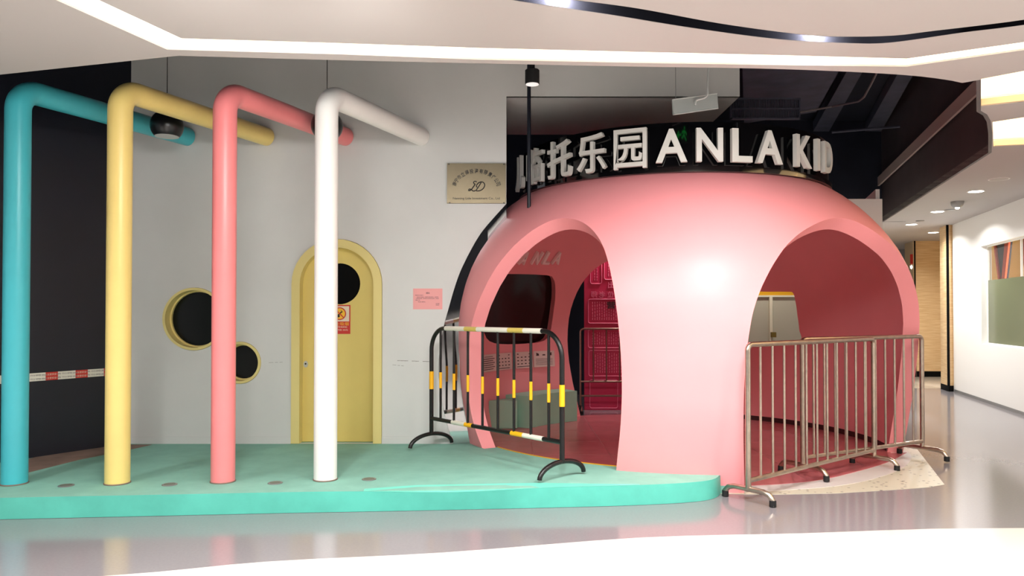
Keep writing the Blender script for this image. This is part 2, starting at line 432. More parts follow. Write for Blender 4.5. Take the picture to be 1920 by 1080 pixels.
# void skirt and shell
VT = 5.0
def strip(name, line, z0, z1, m, thick=.03, label=None, kind='structure'):
    mb = MB(); line = [Vector((p[0], p[1], 0)) for p in line]
    mb.ribbon([p + Vector((0, 0, z0)) for p in line], [p + Vector((0, 0, z1)) for p in line])
    # give thickness
    n = len(line); off = []
    for i in range(n):
        d = (line[min(i + 1, n - 1)] - line[max(i - 1, 0)]).normalized(); off.append(Vector((-d.y, d.x, 0)) * thick)
    A0 = [p + Vector((0, 0, z0)) for p in line]; A1 = [p + Vector((0, 0, z1)) for p in line]
    B0 = [a + o for a, o in zip(A0, off)]; B1 = [a + o for a, o in zip(A1, off)]
    mb = MB().ribbon(A0, A1).ribbon(B0, B1).ribbon(A0, B0).ribbon(A1, B1)
    mb.add([A0[0], A1[0], B1[0], B0[0]], [(0, 1, 2, 3)]); mb.add([A0[-1], A1[-1], B1[-1], B0[-1]], [(0, 1, 2, 3)])
    return struct(name, mb, m, label)
strip('wall_void_front', edge, CEIL + .08, VT, M['void'], -.03, 'dark upstand above the front ceiling edge')
strip('wall_void_right', edgeR, CEIL - .002, VT, M['bulkhead'], -.03, 'dark brown bulkhead above the corridor')
e = [Vector(p) for p in edgeR[-2:]]
d = (e[1] - e[0]).normalized(); n_ = Vector((-d.y, d.x))
strip('trim_4', [tuple(e[0] + n_ * .04 - d * .9), tuple(e[1] + n_ * .04)], 3.80, 3.96, mat('bulkhead_trim', (190, 172, 166), .5), .03, 'pale rail along the bulkhead')
struct('ceiling_void', MB().region([(-8, 4.5), (14, 4.5), (14, 14.2), (-8, 14.2)], [], lambda x, y: Vector((x, y, VT)), lambda x, y: Vector((x, y, VT + .05))), M['void'], 'black open ceiling above the shop front')
struct('wall_back', MB().box((-8, 13.6, 0), (4.9, 13.65, VT)).box((4.9, 13.6, CEIL), (7.2, 13.65, VT)), M['void'], 'black wall behind the dome')

# ================================================================== WALLS
# outline of the round opening beside the dome
mo_px = [(949.5, 382), (925, 409), (901, 438), (881, 472), (863, 509), (852, 540), (843, 571), (830, 620), (823, 669), (822, 700), (825, 727), (829, 755), (834, 780), (841, 805), (849, 833)]
mi_px = [(949.5, 432), (930, 460), (910, 491), (896, 520), (884, 549), (877, 567), (869, 597), (863, 629), (861, 660), (861, 691), (863, 722), (868, 758), (874, 788), (879, 808), (886, 829)]
MO = smooth_loop([tuple(on_y(x, y, WY)) for x, y in mo_px], 4, False)
XE = on_y(949.5, 200, WY).x
door_c = on_y(632, 500, WY).x; door_r = (717 - 547) / 2 / F * WY
door_top = on_y(632, 448, WY).z
dz = door_top - door_r
def arch(cx, zc, r, zb, n=20): return [(cx - r, zb)] + arc(cx, zc, r, PI, 0, n) + [(cx + r, zb)]
c1 = on_y(364, 598, WY); r1 = 59 / F * WY
c2 = on_y(450, 680, WY); r2 = 39.5 / F * WY
BZ = on_y(1200, 181, WY).z; XR = on_y(1387, 181, WY).x
outer = [(-3.92, PZ + .001), (-3.92, VT), (XR, VT), (XR, BZ), (XE, BZ)] + [(p[0], p[2]) for p in MO][0:] + [(MO[-1][0], PZ + .001)]
holes = [arch(door_c, dz, door_r, .158), circ(c1.x, c1.z, r1), circ(c2.x, c2.z, r2)]
struct('wall_front', MB().region(outer, holes, lambda x, z: Vector((x, WY, z)), lambda x, z: Vector((x, WY + .04, z))), M['white_wall'], 'white wall with round windows and arched door')
struct('trim_5', MB().box((XE, WY + .001, BZ), (XR, 9.3, BZ + .05)), M['white_wall'], 'underside of the white bulkhead over the dome')
struct('wall_return', MB().box((XE - .02, WY + .04, 2.95), (XE, 9.6, VT)), M['black'], 'black side of the recess above the dome')
# dark rooms behind the wall
struct('wall_behind', MB().box((-4.2, 8.3, 0), (-1.05, 8.35, VT)), M['black'], 'dark room behind the white wall')
bb = MB()
xl = on_y(240, 825, WY).x
for x0, x1 in ((-3.92, door_c - door_r), (door_c + door_r, MO[-1][0])):
    bb.box((x0, WY - .012, PZ), (x1, WY - .0005, PZ + .05)); bb.box((x0, WY - .008, PZ + .05), (x1, WY - .0005, PZ + .075))
struct('baseboard_front', bb, M['white_wall'], 'white ridged baseboard of the wall')
# scuff marks on the wall
sc = MB()
for (x0, y0, x1, y1, h) in ((745, 676, 806, 678, 1.2), (736, 684, 757, 686, .8), (504, 680, 530, 679, .7)):
    a = on_y(x0, y0, WY); b = on_y(x1, y1, WY); k = h / F * WY
    n = 9
    for i in range(n):
        if i in (3, 6): continue
        p = a.lerp(b, i / n); q = a.lerp(b, (i + 1.0) / n)
        sc.add([(p.x, WY - .001, p.z - k * .5), (q.x, WY - .001, q.z - k * .2), (q.x, WY - .001, q.z + k * .4), (p.x, WY - .001, p.z + k * .3)], [(0, 1, 2, 3)])
struct('trim_6', sc, mat('scuff_grey', (110, 106, 100), .8), 'scuff marks on the white wall', merge=False)
# navy wall
nA = on_z(50, 860, PZ); nB = Vector((-3.92, WY, 0))
nd = (Vector((nB.x, nB.y, 0)) - Vector((nA.x, nA.y, 0))).normalized()
nS = Vector((nA.x, nA.y, 0)) - nd * 2.2
strip('wall_left', [tuple(nS[:2]), tuple((nB + nd * .05)[:2])], PZ + .001, VT, M['navy'], .05, 'navy blue wall at the left')
# mirror reveal
def inner_pt(px, py):
    a, z = hit(px, py); return dome_pt(a, z, dr=.004)
MI = smooth_loop([tuple(inner_pt(x, y)) for x, y in mi_px], 4, False)
MI = [(x, max(y, WY + .045), z) for x, y, z in MI]
MI[-1] = (MI[-1][0], MI[-1][1], PZ + .001)
M2 = smooth_loop([tuple(on_y(x, y, WY + .03)) for x, y in mi_px], 4, False)
M2[-1] = (M2[-1][0], M2[-1][1], PZ + .001)
mm = MB().ribbon([Vector((p[0] + .002, WY - .002, p[2])) for p in MO], [Vector(p) for p in M2]).ribbon([Vector(p) for p in M2], [Vector(p) for p in MI])
struct('trim_7', mm, M['mirror'], 'mirror polished steel reveal between white wall and dome')
rim = MB().tube([Vector(p) + Vector((.002, -.004, 0)) for p in M2], .004, 6)
struct('trim_8', rim, M['alu'], 'thin bright bead on the dome side of the mirror reveal')

# corridor at the right
def rw(D): return 7.40 + (D - 10.77) * .279
wl = lambda D, z, o=0: Vector((rw(D) + o * .963, D - o * .27, z))
win = [(9.0, .965), (12.57, .965), (12.57, 2.605), (9.0, 2.605)]
struct('wall_right', MB().region([(1.0, 0), (14.1, 0), (14.1, CEIL), (1.0, CEIL)], [win], lambda D, z: wl(D, z), lambda D, z: wl(D, z, .16)), M['plain_white'], 'white corridor wall with a window')
bb = MB().region([(1.0, 0), (14.05, 0), (14.05, .05), (1.0, .05)], [], lambda D, z: wl(D, z, -.008), lambda D, z: wl(D, z, -.0005))
struct('baseboard_right', bb, M['metal_grey'], 'thin grey skirting of the corridor wall')
t = thing('window_1', wl(10.8, .965), None, None); del_ = None
tag(t, 'playroom window in the right wall', None, kind='structure')
fz = 2.03
MB().region([(9.0, .97), (12.56, .97), (12.56, fz), (9.0, fz)], [], lambda D, z: wl(D, z, .10), lambda D, z: wl(D, z, .106)).build('frosted_pane', M['greygreen'], t)
fr = MB()
for a, b in (((9.0, .965), (12.57, .985)), ((9.0, 2.59), (12.57, 2.605)), ((12.55, .965), (12.57, 2.605)), ((11.16, fz), (11.175, 2.6))):
    fr.region([a, (b[0], a[1]), b, (a[0], b[1])], [], lambda D, z: wl(D, z, .09), lambda D, z: wl(D, z, .12))
fr.build('window_frame', M['plain_white'], t)
gl = MB().region([(9.0, fz), (12.55, fz), (12.55, 2.59), (9.0, 2.59)], [], lambda D, z: wl(D, z, .10), lambda D, z: wl(D, z, .104))
gl.build('clear_pane', mat('clear_glass', (235, 240, 240), .05, alpha=.03, spec=.3), t)
# playroom behind the window
struct('wall_playroom', MB().region([(6, 0), (18, 0), (18, CEIL), (6, CEIL)], [], lambda D, z: wl(D, z, 2.2), lambda D, z: wl(D, z, 2.25)), M['cream'], 'cream wall of the playroom')
for i, (Dc, w) in enumerate(((13.4, .5), (12.2, .5))):
    t = thing('hanging_cloth', wl(Dc, CEIL, .6), ('dark pointed drape with orange edge, behind the middle of the window', 'dark pointed drape cut off by the right frame edge')[i], 'drape', 'drapes in the playroom')
    MB().region([(Dc - w, CEIL), (Dc + w, CEIL), (Dc + .12, 1.95), (Dc - .12, 1.95)], [], lambda D, z: wl(D, z, .6), lambda D, z: wl(D, z, .63)).build('cloth', M['darkcloth'], t)
    MB().region([(Dc - w, CEIL), (Dc - w + .22, CEIL), (Dc + .02, 1.96), (Dc - .12, 1.96)], [], lambda D, z: wl(D, z, .57), lambda D, z: wl(D, z, .598)).build('trim_band', M['orange'], t)
    MB().region([(Dc + w - .10, CEIL), (Dc + w, CEIL), (Dc + .12, 1.96), (Dc + .06, 1.96)], [], lambda D, z: wl(D, z, .57), lambda D, z: wl(D, z, .598)).build('trim_band', M['orange'], t)
e0 = wl(15.2, 0, .3); e1 = wl(15.2, 0, 2.2)
struct('wall_playroom_end', MB().region([(.3, 0), (2.2, 0), (2.2, CEIL), (.3, CEIL)], [], lambda o, z: wl(15.2, z, o), lambda o, z: wl(15.25, z, o)), M['cream'], 'cream end wall of the playroom')
p = wl(12.6, 0, 1.0)
at(MB().lathe([(.28, 0), (.28, 1.9), (.27, 2.0), (.22, 2.1), (.12, 2.17), (.0, 2.19)], p), 'foam_mound', M['green'], p, 'green rounded soft post seen through the corridor window', 'play post')
# wood column and panels
cz_ = Vector((on_z(1781, 733, 0)))
def vwall(a, b, z0, z1, th=.04):
    a = Vector((a[0], a[1], 0)); b = Vector((b[0], b[1], 0)); d = (b - a).normalized(); o = Vector((-d.y, d.x, 0)) * th
    m = MB(); vs = []
    for z in (z0, z1):
        vs += [tuple(v + Vector((0, 0, z))) for v in (a, b, b + o, a + o)]
    return m.add(vs, [(0, 1, 2, 3), (4, 5, 6, 7), (0, 1, 5, 4), (1, 2, 6, 5), (2, 3, 7, 6), (3, 0, 4, 7)])
A = on_z(1763, 728, 0); A = Vector((.5736 * 14.6, 14.6, 0)); B = Vector((.584 * 14.1, 14.1, 0)); Cc = Vector((.5937 * 14.14, 14.14, 0))
t = thing('wood_column', (B.x, B.y, 0), 'oak clad corridor column with dark corner strip against the white wall', 'column')
m = MB(); pg = [(A.x, A.y), (B.x, B.y), (Cc.x, Cc.y), (Cc.x + .1, A.y + .2)]
m.region(pg, [], fl(.11), fl(CEIL - .001)).build('cladding', M['wood'], t)
def grow(pg, k):
    cx = sum(p[0] for p in pg) / 4; cy = sum(p[1] for p in pg) / 4
    return [(cx + (x - cx) * (1 + k), cy + (y - cy) * (1 + k)) for x, y in pg]
MB().region(grow(pg, .06), [], fl(0), fl(.11)).build('plinth', M['black'], t)
MB().region([(B.x - .018, B.y - .006), (B.x + .018, B.y - .012), (B.x + .018, B.y + .02), (B.x - .01, B.y + .03)], [], fl(.11), fl(CEIL - .002)).build('corner_strip', M['black'], t)
P0 = (.5393 * 17.3, 17.3); P1 = (.5750 * 17.3, 17.3); Pm = (.5265 * 18.0, 18.0)
t = thing('wood_panel', (P0[0], P0[1], 0), 'wide oak wall panel with black plinth at the corridor end', 'wall panel')
vwall(P0, (P1[0] + .6, P1[1]), .13, CEIL - .001, .05).build('panel', M['wood'], t)
vwall(P0, (P1[0] + .6, P1[1]), 0, .13, .03).build('plinth', M['black'], t)
vwall(Pm, P0, .0, CEIL - .001, .03).build('side_panel', mat('pale_oak', (190, 170, 140), .4), t)
vwall((P0[0] - .012, P0[1] - .03), (P0[0] + .014, P0[1] - .03), 0, CEIL - .002, .02).build('corner_strip', M['black'], t)
t = thing('fire_alarm', (.5305 * 17.75, 17.6, 2.6), 'red fire alarm with small lamp on the pale panel side', 'fire alarm')
MB().box((9.34, 17.40, 2.62), (9.46, 17.5, 2.85)).build('red_box', M['red'], t)
MB().lathe([(.03, 2.5), (.07, 2.53), (.07, 2.58), (.03, 2.6)], (9.42, 17.5, 0), 12).build('lamp', M['lens'], t)
struct('wall_far', MB().box((5, 19.6, 0), (13, 19.65, CEIL)), mat('grey_wall', (130, 128, 128), .6), 'grey wall at the end of the corridor')
struct('wall_corridor_left', vwall((4.91, 9.95), (7.9, 19.6), 0, CEIL - .01, .05), M['plain_white'], 'left wall of the corridor behind the dome')
struct('ceiling_rear', MB().box((.4, 11.15, 3.10), (4.95, 13.5, 3.14)), M['ceiling'], 'low ceiling behind the dome')
struct('wall_rear', MB().box((-8, -8.05, 0), (14, -8, 2.35)), M['navy'], 'dark shopfronts across the hall')
struct('wall_rear', MB().box((-8, -8.05, 2.35), (14, -8, CEIL)), M['plain_white'], 'white fascia across the hall')
struct('wall_block', MB().box((4.2, 9.9, 0), (on_y(1654.5, 400, 9.9).x, 9.945, on_y(1600, 373, 9.9).z)), M['plain_white'], 'white partition behind the right shoulder of the dome')

# ================================================================== PLATFORM
fpx = [(-500, 987), (0, 974), (270, 968), (540, 962), (780, 957.5), (1070, 951), (1200, 947), (1290, 942), (1335, 935.5), (1350, 925), (1349, 917)]
fp = smooth_loop([tuple(on_z(x, y, 0)[:2]) for x, y in fpx], 5, False)
aR = math.radians(-1); aL = -math.radians(66)
jR = hit(1155, 877)[0]; jL = hit(907, 838)[0]
back = [tuple(dome_pt(aR + (jR - aR) * i / 8, 0, 2.43)[:2]) for i in range(9)]
back += [tuple(dome_pt(jR + (jL - jR) * i / 16, 0, 2.28)[:2]) for i in range(17)]
back += [tuple(dome_pt(jL + (aL - jL) * i / 5, 0, 2.44)[:2]) for i in range(6)]
pol = fp + back + [(MI[-1][0] + .1, WY + .4), (-5.2, WY + .4), (-6.2, 5.2)]
struct_p = thing('platform', (-1.5, 6.5, 0), 'low teal carpeted platform carrying the pipes and yellow door wall', 'platform')
MB().region(pol, [], fl(.001), fl(PZ)).build('deck', M['teal'], struct_p)
edge_l = fp
fm = MB(); 
out = []
for i, p in enumerate(fp):
    a = Vector(fp[max(i - 1, 0)]); b = Vector(fp[min(i + 1, len(fp) - 1)]); d = (b - a).normalized(); out.append((Vector(p), Vector((d.y, -d.x))))
A0 = [Vector((p.x + n.x * .006, p.y + n.y * .006, .002)) for p, n in out]
nseg = len(out)
def sag(i):
    x = out[i][0].x
    return .018 * math.exp(-((x + .45) / .5) ** 2)
A1 = [Vector((p.x + n.x * (.006 + sag(i) * 1.6), p.y + n.y * (.006 + sag(i) * 1.6), PZ + .002 - sag(i))) for i, (p, n) in enumerate(out)]
A2 = [Vector((p.x - n.x * .012, p.y - n.y * .012, PZ + .003)) for p, n in out]
fm.ribbon(A0, A1).build('edge_band', M['teal_edge'], struct_p)
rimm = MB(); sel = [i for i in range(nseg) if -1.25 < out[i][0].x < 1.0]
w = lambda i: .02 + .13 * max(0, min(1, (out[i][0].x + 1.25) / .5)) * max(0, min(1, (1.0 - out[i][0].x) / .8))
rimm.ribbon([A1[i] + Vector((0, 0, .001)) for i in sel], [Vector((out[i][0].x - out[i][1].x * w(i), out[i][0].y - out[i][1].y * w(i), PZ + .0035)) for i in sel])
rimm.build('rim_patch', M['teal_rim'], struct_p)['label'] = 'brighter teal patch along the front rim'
ya = MB().tube([dome_pt(jR + (jL - jR) * i / 20, PZ + .002, 2.285) for i in range(21)], .006, 6)
ya.build('yellow_edging', M['amber'], struct_p)
# bare floor area near navy wall
bp = [(50, 862), (120, 843), (197, 834), (285, 834), (245, 843), (150, 862), (50, 887)]
MB().region([tuple(on_z(x, y, PZ)[:2]) for x, y in bp], [], fl(PZ + .0005), fl(PZ + .003)).build('bare_patch', M['brown'], struct_p)['label'] = 'brown bare patch where the carpet is peeled'
g = 'small uplight discs set in the platform'
for i, ((x, y), lab) in enumerate(zip([(124, 911), (318, 909), (516, 906), (692, 899)],
        ['flat round uplight in the platform between the cyan and yellow pipes', 'flat round uplight in the platform between the yellow and pink pipes',
         'flat round uplight in the platform between the pink and white pipes', 'flat round uplight in the platform right of the white pipe'])):
    p = on_z(x, y, PZ)
    t = thing('floor_uplight', (p.x, p.y, PZ), lab, 'uplight', g)
    MB().lathe([(.05, 0), (.058, .002), (.054, .006), (.045, .006)], p, 24).build('rim', M['metal_grey'], t)
    MB().lathe([(.043, .0061), (.043, .0068)], p, 24).build('lens', mat('dusty_lens', (108, 112, 100), .5), t)

# ================================================================== PIPES
pz = 3.265; pr = .092
specs = [('cyan', 27, 912, 352, M['cyan_pipe'], 'tall cyan bent pipe, leftmost of the four pipes'),
         ('yellow', 220, 911, 500, M['yellow_pipe'], 'tall pale yellow bent pipe, second from the left'),
         ('pink', 418, 908, 648, M['pink_pipe'], 'tall salmon pink bent pipe beside the round windows'),
         ('white', 610, 904, 790, M['white_pipe'], 'tall white bent pipe in front of the yellow door')]
for nm, px, py, ex, m, lab in specs:
    b = on_z(px, py, PZ); b = Vector((b.x * (b.y + .09) / b.y, b.y + .09, PZ))
    en = on_y(ex, 250, WY - .002); en.z = pz + .035
    top = Vector((b.x, b.y, pz)); rb = .17
    d = (en - top).normalized()
    pts = [b + Vector((0, 0, .001)), b + Vector((0, 0, 1.2)), b + Vector((0, 0, 2.4))]
    for k in range(13):
        a = k / 12 * PI / 2
        pts.append(Vector((top.x, top.y, pz - rb)) + Vector((0, 0, rb * math.sin(a))) + Vector((d.x, d.y, 0)) * rb * (1 - math.cos(a)))
    pts += [top.lerp(en, .4), top.lerp(en, .7), en]
    t = thing('bent_pipe', b, lab, 'pipe', 'coloured bent pipes on the platform')
    MB().tube(pts, pr, 32).build('tube', m, t)
    MB().lathe([(pr + .001, .0), (pr + .006, .002), (pr + .006, .008), (pr + .001, .010)], (b.x, b.y, PZ), 32).build('foot_ring', M['brown'], t)

# ================================================================== ROUND WINDOWS AND DOOR
for c, r, lab in ((c1, r1, 'larger round window with yellow rim, left of the pink pipe'), (c2, r2, 'smaller round window with yellow rim, right of the pink pipe')):
    t = thing('round_window', (c.x, WY, c.z - r), lab, 'window', 'round windows in the white wall')
    f0 = lambda x, z: Vector((x, WY - .012, z)); f1 = lambda x, z: Vector((x, WY + .13, z))
    MB().region(circ(c.x, c.z, r - .002), [circ(c.x, c.z, r - .028)], f0, f1).build('rim', M['yellow_frame'], t)
    MB().region(circ(c.x, c.z, r - .028), [circ(c.x, c.z, r - .044)], lambda x, z: Vector((x, WY + .10, z)), lambda x, z: Vector((x, WY + .13, z))).build('inner_bead', M['yellow_frame'], t)
    MB().region(circ(c.x, c.z, r - .029), [], lambda x, z: Vector((x, WY + .131, z)), lambda x, z: Vector((x, WY + .14, z))).build('pane', mat('dark_window_glass', (10, 13, 8), .25, spec=.25), t)
t = thing('door_1', (door_c, WY, PZ), None, None); tag(t, 'yellow arched door', kind='structure')
dr0 = door_r - .003
MB().region(arch(door_c, dz, dr0, .158), [arch(door_c, dz, dr0 - .088, .15)[::1]], lambda x, z: Vector((x, WY - .018, z)), lambda x, z: Vector((x, WY + .02, z)))
fo = arch(door_c, dz, dr0, .158); fi = arch(door_c, dz, dr0 - .085, .158)
ring = fo + fi[::-1]
MB().region(ring, [], lambda x, z: Vector((x, WY - .02, z)), lambda x, z: Vector((x, WY + .14, z))).build('door_frame', M['yellow_frame'], t)
hw = on_y(637, 532, WY + .1); hr = 38.5 / F * (WY + .1)
leaf = MB().region(arch(door_c, dz, dr0 - .085, .158), [circ(hw.x, hw.z, hr)], lambda x, z: Vector((x, WY + .10, z)), lambda x, z: Vector((x, WY + .14, z)))
leaf.build('door_leaf', M['yellow_door'], t)
MB().region(circ(hw.x, hw.z, hr), [], lambda x, z: Vector((x, WY + .125, z)), lambda x, z: Vector((x, WY + .13, z))).build('round_pane', M['black'], t)
lk = on_y(573, 683, WY + .09)
MB().region([(lk.x + .022 * math.cos(k * PI / 12), lk.z + .034 * math.sin(k * PI / 12)) for k in range(24)], [], lambda x, z: Vector((x, WY + .09, z)), lambda x, z: Vector((x, WY + .101, z))).build('lock', M['alu'], t)
MB().region(circ(lk.x, lk.z + .005, .009, 16), [], lambda x, z: Vector((x, WY + .086, z)), lambda x, z: Vector((x, WY + .09, z))).build('keyhole', M['ink'], t)
# no smoking sign on the door
sp = on_y(637, 599, WY + .097); sw, sh = .22, .30
t = thing('no_smoking_sign', (sp.x, sp.y, sp.z), 'red and yellow no smoking sign on the yellow door', 'sign')
def plate(mb, x0, z0, x1, z1, y0, y1): return mb.box((x0, y0, z0), (x1, y1, z1))
plate(MB(), sp.x - sw / 2, sp.z - sh / 2, sp.x + sw / 2, sp.z + sh / 2, sp.y, sp.y + .003).build('plate', M['red'], t)
plate(MB(), sp.x - sw / 2 + .012, sp.z - .02, sp.x + sw / 2 - .012, sp.z + sh / 2 - .012, sp.y - .001, sp.y).build('panel', M['sign_cream'], t)
ic = (sp.x, sp.z + .06)
fy = lambda y: (lambda x, z: Vector((x, y, z)))
MB().region(circ(ic[0], ic[1], .062), [], fy(sp.y - .002), fy(sp.y - .001)).build('disc', M['sign_yellow'], t)
m = MB().region(circ(ic[0], ic[1], .066), [circ(ic[0], ic[1], .056)], fy(sp.y - .0035), fy(sp.y - .002))
m.box((-.056, -.0015, -.005), (.056, 0, .005), Matrix.Translation((ic[0], sp.y - .002, ic[1])) @ Matrix.Rotation(PI / 4, 4, 'Y'))
m.build('ban_ring', M['red'], t)
m = MB().box((-.035, -.0008, -.006), (.03, 0, .006), Matrix.Translation((ic[0], sp.y - .0021, ic[1])) @ Matrix.Rotation(-PI / 4, 4, 'Y'))
m.tube([Vector((ic[0] + .02 + .008 * math.sin(k), sp.y - .003, ic[1] + .012 + k * .005)) for k in range(6)], .0025, 5)
m.region(circ(ic[0] - .012, ic[1] - .025, .014, 14), [], fy(sp.y - .0032), fy(sp.y - .0021))
m.build('cigarette', M['ink'], t)
for s_, zz, h_, mt in (('禁止吸烟', -.045, .036, M['sign_yellow']), ('NO SMOKING', -.078, .017, M['sign_cream']), ('违者罚款 50元', -.108, .018, M['sign_cream'])):
    v, f = text_mesh(s_, 1, .0006 / .04 * .04, 0.0, fit=(None if s_ != '违者罚款 50元' else .17, h_) if s_ != '禁止吸烟' else (.185, h_))
    MB().add(v, f, frame((sp.x, sp.y - .001, sp.z + zz), (0, -1, 0))).build('lettering', mt, t)

# pink notice
np_ = on_y(802, 560.5, WY - .003); w_, h_ = 55 / F * WY, 39 / F * WY
t = thing('notice', (np_.x, np_.y, np_.z), 'small pink paper notice taped to the white wall beside the mirror reveal', 'notice')
plate(MB(), np_.x - w_ / 2, np_.z - h_ / 2, np_.x + w_ / 2, np_.z + h_ / 2, np_.y, np_.y + .002).build('sheet', M['pinkpaper'], t)
v, f = text_mesh('通知', 1, .0004, fit=(None, .018)); MB().add(v, f, frame((np_.x, np_.y - .0005, np_.z + .06), (0, -1, 0))).build('lettering', M['ink'], t)
txt = [('尊敬的家长朋友们：', -.085, .038, .085), ('因场地升级改造，本园即日起暂停营业，给您带来', .0, .019, .22), ('不便敬请谅解，恢复营业时间将另行通知，请留意', -.005, .004, .235), ('园区公告。', -.1, -.012, .05), ('特此通知。', -.06, -.03, .08), ('乐园', .1, -.048, .035), ('2022', .1, -.062, .035)]
for s_, dx, dzz, wd in txt:
    v, f = text_mesh(s_, 1, .0004, fit=(wd, .0085)); MB().add(v, f, frame((np_.x + dx, np_.y - .0005, np_.z + dzz), (0, -1, 0))).build('lettering', M['ink'], t)

# brass plaque
q0 = on_y(838, 306, WY - .03); q1 = on_y(948.5, 381, WY - .03); pc = (q0 + q1) / 2; PW = q1.x - q0.x; PH = q0.z - q1.z
t = thing('plaque', (pc.x, WY, q1.z), 'brushed metal company plaque with black lettering at the wall corner', 'plaque')
MB().box((q0.x, WY - .028, q1.z), (q1.x, WY - .004, q0.z)).build('plate', M['brass'], t, bevel=.003)
s_ = '南宁市立得投资有限责任公司'
m = MB()
for i, ch in enumerate(s_):
    a = math.radians(lerp(164, 16, i / (len(s_) - 1))); cx = pc.x - .0; czz = pc.z - .058
    ex, ez = .232 * math.cos(a), .185 * math.sin(a)
    v, f = text_mesh(ch, 1, .0008, .02, fit=(.038, .048))
    upv = Vector((math.cos(a) * .8, 0, math.sin(a)))
    m.add(v, f, frame((cx + ex, WY - .029, czz + ez), (0, -1, 0), upv))
m.build('lettering', M['ink'], t); m = MB()
v, f = text_mesh('Nanning Lide Investment Co., Ltd', 1, .0008, .008, fit=(.48, .032)); m.add(v, f, frame((pc.x, WY - .029, q1.z + .047), (0, -1, 0)))
m.build('lettering', M['ink'], t)
# script LD drawn from strokes
Lp = [(.36, .86), (.33, .93), (.25, .95), (.2, .86), (.24, .74), (.3, .66), (.22, .4), (.14, .18), (.06, .08), (.0, .12), (.03, .22), (.12, .2), (.22, .08), (.32, .04), (.38, .12)]
Dp = [(.62, .88), (.56, .6), (.47, .3), (.42, .1), (.5, .06), (.66, .1), (.8, .3), (.84, .6), (.76, .82), (.62, .9), (.48, .8), (.4, .6), (.4, .45), (.46, .42)]
m = MB()
for P in (Lp, Dp):
    q = smooth_loop(P, 5, False)
    m.tube([Vector((pc.x - .082 + (x + .1 * y) * .185, WY - .0295, pc.z - .085 + y * .11)) for x, y in q], .0052, 6)
m.build('monogram', M['ink'], t)
for x, z in ((q0.x + .02, q0.z - .01), (q1.x - .02, q0.z - .01), (q0.x + .03, q1.z + .004), (q1.x - .02, q1.z + .004)):
    MB().region(circ(x, z, .007, 12), [], fy(WY - .034), fy(WY - .027)).build('screw', M['ink'], t)

# warning tape on navy wall
tp0 = Vector((nA.x, nA.y, 0)); 
def nw(s, z, o): # along the navy wall from its far corner forward
    p = Vector((nB.x, nB.y, 0)) - nd * s + Vector((nd.y, -nd.x, 0)) * o
    return Vector((p.x, p.y, z))
t = thing('barrier_tape', nw(1, .88, .01), 'red and white warning tape stretched across the navy wall', 'tape')
MB().region([(.05, .865), (3.2, .845), (3.2, .92), (.05, .94)], [], lambda s, z: nw(s, z, .004), lambda s, z: nw(s, z, .006)).build('band', M['tape_white'], t)

def s_of(px):
    d = ray(px, 700); n3 = Vector((nd.y, -nd.x, 0)); B0 = Vector((nB.x, nB.y, 0)); tq = B0.dot(n3) / d.dot(n3)
    return (B0 - Vector((d.x * tq, d.y * tq, 0))).dot(nd)
for k, (pa, pb) in enumerate(((194, 217), (141, 164), (85, 108), (22, 48))):
    s0 = s_of(pb); sw_ = s_of(pa) - s0; zz = .903 - s0 * .006
    rd = MB(); rd.region([(s0, zz - .038), (s0 + sw_, zz - .038), (s0 + sw_, zz + .037), (s0, zz + .037)], [], lambda s, z: nw(s, z, .0062), lambda s, z: nw(s, z, .0072)); rd.build('red_block', M['red'], t)
    for dz_ in (.016, -.018):
        v, f = text_mesh('注意安全', 1, .0004, fit=(sw_ * .75, .02)); lt = MB(); lt.add(v, f, frame(nw(s0 + sw_ / 2, zz + dz_, .0078), (nd.y, -nd.x, 0))); lt.build('lettering', M['sign_cream'], t)
gp__ = mat('tape_grey_print', (150, 140, 136), .6)
for k, pm in enumerate((179, 125, 66)):
    s0 = s_of(pm)
    for dz_ in (.016, -.018):
        v, f = text_mesh('请勿跨越', 1, .0004, fit=(.2, .016)); MB().add(v, f, frame(nw(s0, .903 - k * .003 + dz_, .0078), (nd.y, -nd.x, 0))).build('lettering', gp__, t)

# ================================================================== PENDANTS, ROD, HANGING SIGN
for (px, lab) in ((313, 'black globe pendant lamp hanging between the cyan and yellow pipes'), (613, 'black globe pendant lamp hanging behind the white pipe')):
    Y = 6.85; c = on_y(px, 236, Y); r = 29.5 / F * Y
    t = thing('pendant_lamp', (c.x, c.y, c.z), lab, 'pendant lamp', 'black globe pendants')
    prof = [(r * math.sin(a), r * math.cos(a)) for a in [math.radians(v) for v in range(4, 136, 8)]]
    MB().lathe(prof, c, 32).build('globe', mat('black_globe', (18, 18, 20), .3), t)
    zb = c.z + prof[-1][1]; rr = prof[-1][0]
    MB().lathe([(rr * .97, zb - c.z - .004), (rr * .97, zb - c.z - .001)], c, 32).build('diffuser', M['dim_lens'], t)
    MB().tube([c + Vector((0, 0, r * .99)), Vector((c.x, c.y, VT))], .0035, 6).build('cord', M['black'], t)
    MB().lathe([(.014, r * .97), (.014, r + .03), (.006, r + .04)], c, 12).build('cap', M['black'], t)
